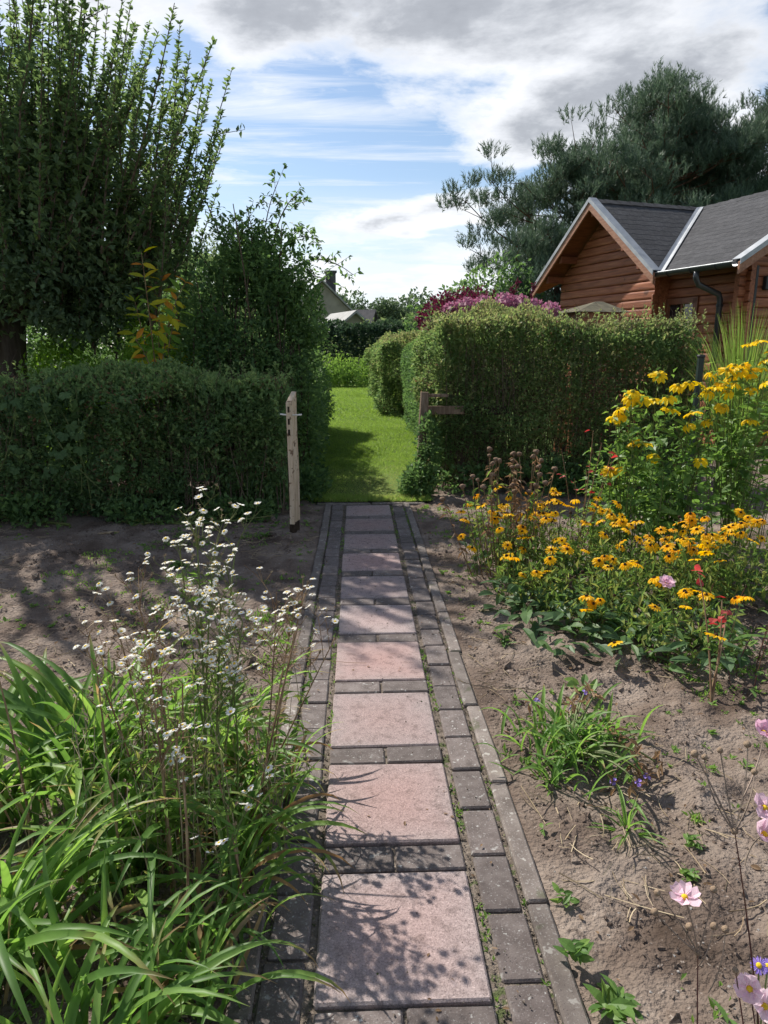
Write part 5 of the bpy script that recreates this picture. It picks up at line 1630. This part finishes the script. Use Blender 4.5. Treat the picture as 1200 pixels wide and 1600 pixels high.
# ---- dried bee balm
bb = thing('dried_bee_balm', 'dry brown bee balm stalks with round seed heads left of the coneflowers', 'plant', (.88, 4.2, 0))
SEED = [ball_mesh(.016, M['seed'], 'seed_head', .2) for _ in range(3)]
ms, ml, md = MB(), MB(), MB()
for i in range(30):
    x = rng.normal(0, .17); y = rng.normal(0, .12); z = rng.uniform(.5, .80)
    if i < 6:
        x, y, z = ((-.34, -.1, .60), (-.28, -.1, .66), (-.24, -.05, .63), (-.10, 0, .74), (.02, 0, .78), (.16, 0, .74))[i]
    b = np.array([x * .55, y * .55, 0]); c = np.array([x, y, z])
    pts = curve_pts(b, (b + c) / 2 + rng.normal(0, .03, 3), c, 9)
    ms.tube(pts, np.linspace(.0036, .002, 9), 4, cap=False)
    link('seed_head', SEED[i % 3], bb, tuple(c), aim(pts[-1] - pts[-2], 0), float(rng.uniform(.75, 1.15)))
    k = 14
    tt = rng.uniform(.25, .98, k)
    q = np.stack([np.interp(tt, np.linspace(0, 1, 9), pts[:, j]) for j in range(3)], 1)
    a = rng.uniform(0, 6.28, k)
    dd = np.stack([np.cos(a), np.sin(a), rng.uniform(-1.4, .2, k)], 1)
    (ml if rng.random() < .55 else md).scatter(T_FOLD, q, frames(dd, jit=.5), rng.uniform(.035, .08, k), .28)
ms.build('stems', M['drystem'], bb, kind='stuff')
ml.build('wilting_leaves', M['susan_up'], bb, kind='stuff')
md.build('dry_leaves', M['dryleaf'], bb, kind='stuff')

# ---- roses
def rose(label, cx, cy, canes, nred, green=0):
    t = thing('rose_bush', label, 'shrub', (cx, cy, 0))
    ms = MB()
    for (bx, by, x, y, z) in canes:
        pts = curve_pts((bx - cx, by - cy, -.02), ((bx + x) / 2 - cx + .02, (by + y) / 2 - cy, z * .55), (x - cx, y - cy, z), 9)
        ms.tube(pts, np.linspace(.0055, .0022, 9), 5, cap=False)
        for k in range(nred):
            q = pts[rng.integers(6, 9)]
            a = rng.uniform(0, 6.28)
            put_leaf(ROSE_R[rng.integers(2)], t, q + rng.normal(0, .018, 3), (math.cos(a), math.sin(a), rng.uniform(-.3, .5)), rng.uniform(.035, .06))
        for k in range(green):
            q = pts[rng.integers(2, 8)]
            a = rng.uniform(0, 6.28)
            put_leaf(LF_CONE[rng.integers(4)], t, q + rng.normal(0, .02, 3), (math.cos(a), math.sin(a), rng.uniform(-.3, .5)), rng.uniform(.035, .06))
    ms.build('stems', M['drystem'], t, kind='stuff')
    return t


ROSE_R = [oval_mesh(M['redleaf'], w, .2) for w in (.6, .7)]
rose('rose cane with dark red young leaves in front of the coneflowers', 1.36, 2.6, [(1.36, 2.56, 1.33, 2.72, .50), (1.36, 2.56, 1.41, 2.66, .40), (1.37, 2.6, 1.46, 2.7, .34)], 4, 4)
rose('rose canes with bright red leaf tips before the tall coneflowers', 1.40, 4.5, [(1.42, 4.55, 1.52, 4.3, .72), (1.4, 4.5, 1.36, 4.3, .66), (1.42, 4.5, 1.30, 4.35, .60), (1.4, 4.55, 1.48, 4.4, .82), (1.38, 4.5, 1.22, 4.4, .78), (1.41, 4.5, 1.55, 4.4, .76), (1.4, 4.5, 1.42, 4.4, .9)], 2, 5)
rp = thing('pink_rose', 'single pale pink rose bloom among the orange coneflowers', 'flower', (1.26, 2.85, 0))
MB().tube(curve_pts((.12, .02, -.02), (.05, 0, .25), (0, 0, .41), 7), .0026, 4).build('stem', M['stem'], rp)
mb = MB()
for ring, (n, r, tilt, ln) in enumerate(((5, .004, 1.25, .022), (7, .007, .8, .027), (8, .009, .35, .031))):
    for i in range(n):
        a = i * 6.283 / n + ring * .4
        dv = np.array([[math.cos(a) * math.cos(tilt), math.sin(a) * math.cos(tilt), math.sin(tilt)]])
        mb.scatter(T_OVAL, np.array([[math.cos(a) * r, math.sin(a) * r, 0]]), frames(dv, up=np.array([0, 0, 1]), jit=.1), ln, 1.0)
mb.build('bloom', M['petal_p'], rp, loc=(0, 0, .41)).rotation_euler = (R(35), 0, 0)

# ---- spiderwort clump and grass tuft on the right soil
def strap(L, w, th0, th1, mat, seg=11, fold=.28, twist=0.0, name='leaf', pw=1.5):
    t = np.linspace(0, 1, seg)
    th = th0 + (th1 - th0) * t ** pw
    ds = L / (seg - 1)
    x = np.concatenate([[0], np.cumsum(np.sin((th[1:] + th[:-1]) / 2) * ds)])
    z = np.concatenate([[0], np.cumsum(np.cos((th[1:] + th[:-1]) / 2) * ds)])
    wd = w * (1 - t ** 3.2) * (.55 + .45 * np.minimum(1, t * 4)) + .0006
    V = []
    for i in range(seg):
        tw = twist * t[i]
        nx, nz = -math.cos(th[i]), math.sin(th[i])
        for s in (-1, 0, 1):
            dz = fold * wd[i] * (abs(s) - .5)
            V.append((x[i] + nx * dz + math.sin(tw) * s * wd[i] * .5 * nx, s * wd[i] * .5 * math.cos(tw), z[i] + nz * dz + math.sin(tw) * s * wd[i] * .5 * nz))
    F = [(3 * i + k, 3 * i + k + 1, 3 * i + 4 + k, 3 * i + 3 + k) for i in range(seg - 1) for k in range(2)]
    return MB().add(np.array(V), np.array(F), np.repeat(t, 3)).mesh(name, mat, smooth=True)


TR = [strap(L, .017, a, b, M['daylily'], 8) for L, a, b in ((.20, .3, 1.6), (.24, .5, 2.0), (.18, .8, 1.9), (.22, .2, 1.2), (.16, .9, 1.5))]
tw = thing('spiderwort', 'sprawling spiderwort clump with narrow leaves on the right soil', 'plant', (.64, 2.16, -.005))
for i in range(150):
    a = rng.uniform(0, 6.28)
    x, y = rng.normal(0.02, .10), rng.normal(.02, .10)
    link('leaf', TR[rng.integers(5)], tw, (x, y, rng.uniform(0, .05)), (rng.normal(0, .2), rng.normal(0, .2), a), float(rng.uniform(.55, 1.0)))
for (x, y, n) in ((-.10, -.14, 20), (.10, .12, 14)):
    for i in range(n):
        link('leaf', TR[rng.integers(5)], tw, (x + rng.normal(0, .02), y + rng.normal(0, .02), 0), (rng.normal(0, .15), rng.normal(0, .15), rng.uniform(0, 6.28)), float(rng.uniform(.45, .75)))
ms = MB(); md = MB()
VIO = [petal_mesh(3, .002, .014, .013, .2, M['petal_v'], .05)]
for i in range(16):
    a = rng.uniform(-1.2, 1.8); ln = rng.uniform(.14, .30)
    c = np.array([math.cos(a) * ln, math.sin(a) * ln, rng.uniform(.03, .16)])
    pts = curve_pts((0, 0, 0), (c[0] * .5, c[1] * .5, .14), c, 7)
    ms.tube(pts, np.linspace(.0045, .003, 7), 4, cap=False)
    k = 7
    md.scatter(T_FOLD, c + rng.normal(0, .014, (k, 3)), frames(rng.normal(0, 1, (k, 3))), rng.uniform(.025, .06, k), .3)
    if i < 6:
        put_flower(VIO, None, tw, c + (0, -.01, .008), (rng.normal(0, .4), -.5, 1), 1.0)
ms.build('stems', M['stem'], tw); md.build('withered_tips', M['dryleaf'], tw, kind='stuff')
tf = thing('grass_tuft', 'single small tuft of narrow green leaves on the right soil', 'plant', (.70, 1.77, -.01))
for i in range(24):
    link('leaf', TR[rng.integers(5)], tf, (rng.normal(0, .008), rng.normal(0, .008), 0), (rng.normal(0, .15), rng.normal(0, .15), rng.uniform(0, 6.28)), (float(rng.uniform(.5, .95)), .42, float(rng.uniform(.5, .85))))


def rosette(label, x, y, n, size, kind=LF_CONE, h=.03):
    z = float(soil_h(np.array([x]), np.array([y]))[0])
    t = thing('weed', label, 'weed', (x, y, z))
    for i in range(n):
        a = rng.uniform(0, 6.28)
        put_leaf(kind[rng.integers(4)], t, (rng.normal(0, size * .25), rng.normal(0, size * .25), rng.uniform(.003, h)), (math.cos(a), math.sin(a), rng.uniform(.1, .9)), size * rng.uniform(.5, 1.1))
    return t


rosette('leafy weed at the bottom edge right of the path kerb', .455, 1.21, 26, .06)
rosette('upright leafy weed beside the kerb a little above the bottom one', .405, 1.33, 20, .045, h=.06)
rosette('pale small weed on the soil beside the kerb below the grass tuft', .44, 1.52, 13, .035)
rosette('tiny two leaved seedling alone on the soil by the kerb', .455, 1.78, 6, .026)
rosette('flat green weed cluster below the grass tuft', .80, 1.58, 30, .028)
rosette('low green weed right of the grass tuft', .86, 1.70, 26, .03)
rosette('leafy seedling in front of the orange coneflowers by the path', .62, 3.15, 14, .05)
rosette('big leaved weed behind the spiderwort clump', .86, 2.62, 12, .08)
rosette('green weed patch on the shaded left soil', -1.28, 4.45, 24, .06)
rosette('leafy weed on the left soil beside the white daisies', -.98, 3.7, 20, .06)
rosette('weed in front of the low hedge near the left gate post', -.80, 5.2, 18, .06)
for (x, y, a, ln, r, lab) in ((-2.05, 5.35, .3, .16, .011, 'short pale stick lying before the low hedge'), (-1.35, 5.2, -1.0, .2, .010, 'second pale stick lying right of the first before the hedge'),
                              (-.55, 3.0, .8, .22, .006, 'dry brown stalk lying across the left kerb')):
    s_ = thing('stick', lab, 'stick', (x, y, float(soil_h(np.array([x]), np.array([y]))[0]) + r * .8))
    dv = np.array([math.cos(a), math.sin(a), .03])
    MB().tube(curve_pts(-dv * ln / 2, (0, .012, .006), dv * ln / 2, 6), [r, r * .95, r, r * .9, r * .85, r * .6], 6).build('shaft', M['straw'], s_, smooth=True)
hayt = thing('dry_root_ball', 'brown tangle of dry roots lying on the left kerb', 'plant debris', (-.40, 2.95, .02))
mb = MB()
for i in range(60):
    a = rng.normal(0, .05, 3) * (1, 1, .25) + (0, 0, .01); c = a + rng.normal(0, .06, 3) * (1, 1, .3)
    c[2] = max(c[2], -.01)
    mb.tube(curve_pts(a, (a + c) / 2 + rng.normal(0, .02, 3), c, 5), .0012, 3, cap=False)
mb.build('roots', M['drystem'], hayt, kind='stuff')

# ---- daylilies at lower left: every strap leaf is its own piece
DL = [strap(L, w, a, b, M['daylily'], 12, twist=tws) for L, w, a, b, tws in (
    (.50, 0.0249, .10, 1.3, .2), (.56, 0.0267, .15, 1.9, -.3), (.46, 0.0232, .3, 2.2, .4), (.60, 0.0258, .2, 2.4, -.2), (.42, 0.0241, .05, .8, .3), (.54, 0.0275, .4, 2.0, .5), (.64, 0.0249, .3, 2.6, .3), (.38, 0.0224, .5, 2.3, -.4))]
DRY = [strap(L, .014, .4, 2.6, M['strawleaf'], 10, twist=1.2) for L in (.35, .45)]


def daylily(label, cx, cy, n, smin, smax, pref=None, base=.07, only=None, ndry=8):
    t = thing('daylily', label, 'plant', (cx, cy, -.01), group='daylily clumps')
    for i in range(n):
        a = rng.uniform(0, 6.28) if pref is None or rng.random() < .35 else rng.normal(pref, .8)
        me = DL[rng.integers(8)] if only is None else DL[only[rng.integers(len(only))]]
        s = float(rng.uniform(smin, smax))
        link('leaf', me, t, (rng.normal(0, base), rng.normal(0, base), 0), (rng.normal(0, .16), rng.normal(0, .12), a), (s, s * .92, s))
    for i in range(ndry):
        link('dry_leaf', DRY[i % 2], t, (rng.normal(0, base), rng.normal(0, base), 0), (rng.normal(0, .2), 0, rng.uniform(0, 6.28)), float(rng.uniform(.6, 1.0)))
    return t


daylily('upright sunlit daylily clump left of the white daisies', -.93, 1.98, 72, .98, 1.3, only=(0, 1, 4, 0, 5, 3))
daylily('daylily clump at the left picture edge', -1.25, 1.9, 52, .9, 1.25)
daylily('daylily clump behind the white daisies with darker leaves', -.62, 2.12, 50, .75, 1.0, only=(0, 1, 4, 2, 5))
daylily('daylily clump whose leaves arch out over the path slabs', -.42, 1.66, 30, .55, .8, pref=.1, base=.04)
daylily('daylily clump in the lower left corner with long arching leaves', -.90, 1.36, 60, .75, 1.1, pref=.2)
daylily('daylily clump at the bottom edge nearest the viewer', -.62, 1.12, 50, .6, .9, pref=.5)
daylily('daylily clump at the bottom beside the first red slab', -.44, 1.27, 34, .45, .7, pref=.5, base=.05)
daylily('narrow leaved daylily tuft beside the left kerb', -.43, 2.02, 46, .42, .66, base=.06)
daylily('leafy daylily tuft at the kerb before the leaning white daisies', -.44, 1.82, 34, .40, .6, pref=.0, base=.05)
daylily('daylily tuft spreading over the left pavers near the bottom', -.43, 1.46, 24, .45, .62, pref=-.2, base=.05)
daylily('daylily clump filling the gap below the white daisies', -.72, 1.62, 50, .75, 1.05)

# ---- fleabane daisies
def fleabane(label, base, stems, nfl_scale=1.0, faded=10):
    bx, by = base
    t = thing('fleabane', label, 'flower', (bx, by, 0), group='white fleabane daisies')
    ms, ml, mf = MB(), MB(), MB()
    for (x, y, z, nb) in stems:
        a = np.array([rng.normal(0, .02), rng.normal(0, .02), -.01]); c = np.array([x - bx, y - by, z])
        pts = curve_pts(a, (a + c) / 2 + (rng.normal(0, .03), rng.normal(0, .03), .06), c, 14)
        ms.tube(pts, np.linspace(.0042, .0018, 14), 4, cap=False)
        k = 26
        tt = rng.uniform(.1, .9, k)
        q = np.stack([np.interp(tt, np.linspace(0, 1, 14), pts[:, j]) for j in range(3)], 1)
        an = rng.uniform(0, 6.28, k)
        ml.scatter(T_FOLD, q, frames(np.stack([np.cos(an), np.sin(an), rng.uniform(-.2, .8, k)], 1), jit=.4), rng.uniform(.02, .05, k), .3)
        for b in range(int(nb * 1.5)):
            i0 = rng.integers(7, 14)
            s0 = pts[i0]
            ln = rng.uniform(.06, .20) * (1.25 - .6 * (i0 - 7) / 7)
            an = rng.uniform(0, 6.28)
            e = s0 + np.array([math.cos(an) * ln * .62, math.sin(an) * ln * .62, ln * rng.uniform(.5, 1.0)])
            br = curve_pts(s0, s0 + (e - s0) * (.3, .3, .65), e, 5)
            ms.tube(br, [.0016, .0015, .0013, .0012, .001], 3, cap=False)
            for f in range(int(rng.integers(2, 7) * nfl_scale)):
                g0 = br[rng.integers(2, 5)]
                an = rng.uniform(0, 6.28); l2 = rng.uniform(.015, .045)
                h = g0 + np.array([math.cos(an) * l2 * .8, math.sin(an) * l2 * .8, l2])
                ms.tube(np.stack([g0, (g0 + h) / 2 + (0, 0, -.003), h]), .0009, 3, cap=False)
                if rng.random() < .68:
                    put_flower(FL_WHITE, DC_WHITE, t, h, (rng.normal(-.2, .35), rng.normal(.05, .35), 1), rng.uniform(.75, 1.2), 'disc')
                else:
                    kk = 12
                    mf.scatter(T_TRI, np.repeat(h[None], kk, 0), frames(rng.normal(0, .7, (kk, 3)) + (0, 0, .9)), .009, .3)
    ms.build('stems', M['stem'] if rng.random() < .5 else M['drystem'], t)
    ml.build('stem_leaves', M['weed'], t, kind='stuff')
    if mf.n:
        mf.build('faded_heads', M['straw'], t, kind='stuff')
    return t


fleabane('tallest white daisy plant topping out before the dark hedge', (-.56, 1.82), [(-.57, 2.0, .91, 7), (-.52, 2.02, .83, 8), (-.62, 2.0, .80, 7), (-.47, 2.05, .80, 8)], faded=10)
fleabane('white daisy plant leaning out to the right over the path kerb', (-.40, 1.85), [(-.30, 2.25, .60, 5), (-.27, 2.2, .62, 4), (-.17, 2.1, .50, 3), (-.36, 2.15, .64, 6)])
fleabane('middle white daisy plant with dense dry flower stems', (-.50, 1.72), [(-.50, 1.95, .68, 7), (-.43, 1.9, .64, 7), (-.57, 1.92, .66, 7), (-.47, 1.85, .56, 5)])
fleabane('left white daisy plant beside the upright daylilies', (-.66, 1.70), [(-.80, 1.92, .63, 5), (-.72, 1.9, .68, 6), (-.86, 1.85, .58, 4), (-.70, 1.85, .62, 5)])
fleabane('front white daisy plant with a long bare stem', (-.56, 1.50), [(-.60, 1.66, .60, 4), (-.55, 1.6, .50, 4), (-.64, 1.7, .66, 4)])
fleabane('low white daisy sprig by the second red slab', (-.42, 1.42), [(-.40, 1.5, .24, 2), (-.45, 1.6, .42, 2)])
# dry brown stalks standing between them
ds = thing('dry_stalks', 'bare brown dry stalks standing among the daylilies', 'plant', (-.5, 1.6, 0))
for (x0, y0_, x1, y1_, z1) in ((-.42, 1.60, -.28, 2.0, .58), (-.52, 1.50, -.56, 1.7, .55), (-.66, 1.45, -.74, 1.6, .50), (-.36, 1.42, -.47, 1.62, .36), (-1.0, 1.7, -1.06, 1.75, .55), (-.50, 1.30, -.52, 1.5, .42), (-.80, 1.8, -.86, 1.9, .52), (-.95, 1.35, -1.0, 1.45, .45), (-.58, 1.62, -.66, 1.78, .6)):
    MB().tube(curve_pts((x0 + .5, y0_ - 1.6, -.02), ((x0 + x1) / 2 + .5 + rng.normal(0, .02), (y0_ + y1_) / 2 - 1.6, z1 * .5), (x1 + .5, y1_ - 1.6, z1), 9), np.linspace(.0045, .0022, 9), 5, cap=False).build('stalk', M['drystem'], ds)

mb, ml = MB(), MB()
for i in range(95):
    x, y = rng.normal(-.12 + .5 - .5, .15), rng.normal(.15, .16)
    z1 = rng.uniform(.18, .55)
    c = np.array([x + rng.normal(0, .06), y + rng.normal(.05, .05), z1])
    pts = curve_pts((x, y, -.02), (x + rng.normal(0, .03), y, z1 * .6), c, 7)
    mb.tube(pts, np.linspace(.0019, .0009, 7), 3, cap=False)
    for s in range(4):
        q = pts[rng.integers(3, 7)]
        e = q + nrm(rng.normal(0, 1, 3) + (0, 0, .7)) * rng.uniform(.03, .09)
        mb.tube(np.stack([q, (q + e) / 2, e]), .0008, 3, cap=False)
    k = 10
    q = pts[rng.integers(1, 7, k)]
    ml.scatter(T_FOLD, q, frames(rng.normal(0, .8, (k, 3)) + (0, 0, .3)), rng.uniform(.02, .055, k), .22)
mb.build('thin_stems', M['straw'], ds, kind='stuff')
ml.build('withered_leaves', M['susan_up'], ds, kind='stuff')

# ---- Japanese anemones, lower right
AN = [petal_mesh(6, .004, .028, .021, dr, M['petal_p'], .05, tipw=2.4) for dr in (-.35, -.7, -.15)]
AY = dome_mesh(.006, .005, M['disc_y'], 'disc', 3, 8)
SD = [ball_mesh(.0062, M['seedgreen'], 'seed_head', .06) for _ in range(2)]


def anemone(label, base, heads, seeds, leaves=4):
    bx, by = base
    t = thing('japanese_anemone', label, 'flower', (bx, by, -.02), group='pink anemones at lower right')
    def stalk(x, y, z, mat, fork=None):
        b = np.array([rng.normal(0, .012), rng.normal(0, .012), 0]) if fork is None else np.array(fork) - (bx, by, -.02)
        c = np.array([x - bx, y - by, z + .02])
        pts = curve_pts(b, (b + c) / 2 + rng.normal(0, .010, 3), c, 9)
        MB().tube(pts, np.linspace(.0026 if fork is None else .0015, .0011, 9), 4, cap=False).build('stem', mat, t)
        return c
    for (x, y, z, nx, ny, s, fk) in heads:
        c = stalk(x, y, z, M['redstem'] if fk is None else M['greystem'], fk)
        put_flower(AN, AY, t, c, (nx, ny, 1), s, 'disc')
    for (x, y, z, fk) in seeds:
        c = stalk(x, y, z, M['greystem'] if fk is not None else M['redstem'], fk)
        link('seed_head', SD[rng.integers(2)], t, tuple(c), scale=float(rng.uniform(.85, 1.15)))
    for i in range(leaves):
        a = rng.uniform(0, 6.28)
        link('leaf', lob_me[i % 3], t, (rng.normal(0, .06), rng.normal(0, .06), rng.uniform(.03, .16)), (rng.normal(0, .4), rng.normal(0, .4), a), float(rng.uniform(.45, .8)))
    return t


anemone('pink anemone with one open bloom and round seed heads at the bottom right', (.52, .90),
        [(.468, 1.0, .483, -.15, -.05, 1.0, (.504, 1.0, .363))],
        [(.419, 1.0, .494, (.504, 1.0, .363)), (.418, 1.0, .454, (.504, 1.0, .363)), (.518, 1.0, .497, (.504, 1.0, .363)), (.548, 1.0, .413, (.52, .98, .30)), (.527, 1.0, .421, (.504, 1.0, .33)), (.483, 1.0, .421, (.504, 1.0, .363)), (.504, 1.0, .365, None)], 5)
anemone('tall anemone stem with two pink blooms touching the right picture edge', (.68, 1.02),
        [(.622, 1.05, .619, .3, -.5, 1.0, (.573, 1.05, .571)), (.628, 1.05, .565, .2, -.6, 1.05, (.60, 1.05, .50)), (.667, 1.15, .706, .1, -.3, .95, (.60, 1.08, .62))],
        [(.573, 1.05, .573, None), (.512, 1.1, .697, (.573, 1.05, .571)), (.531, 1.1, .69, (.573, 1.05, .571)), (.558, 1.1, .703, (.573, 1.05, .571)), (.607, 1.1, .714, (.573, 1.05, .571)), (.627, 1.1, .657, (.573, 1.05, .571))], 3)
anemone('nearest pink anemone drooping in the bottom right corner', (.60, .84),
        [(.552, .92, .372, -.6, -.7, .95, None), (.582, .92, .335, .3, -.9, 1.0, None)], [(.53, .93, .40, None)], 2)
asr = thing('purple_aster', 'small purple aster low at the bottom right edge', 'flower', (.70, 1.08, -.01))
AST = [petal_mesh(24, .004, .017, .0028, .1, M['petal_v'], .05)]
for (x, y, z) in ((-.01, .02, .235), (.03, .05, .20)):
    MB().tube(curve_pts((0, 0, 0), (x * .5, y * .5, z * .6), (x, y, z), 6), .002, 4, cap=False).build('stem', M['stem'], asr)
    put_flower(AST, AY, asr, (x, y, z), (-.2, -.5, 1), 1.0, 'disc')
for i in range(14):
    a = rng.uniform(0, 6.28)
    put_leaf(LF_CONE[rng.integers(4)], asr, (rng.normal(0, .03), rng.normal(0, .03), rng.uniform(.02, .14)), (math.cos(a), math.sin(a), .3), rng.uniform(.03, .06))
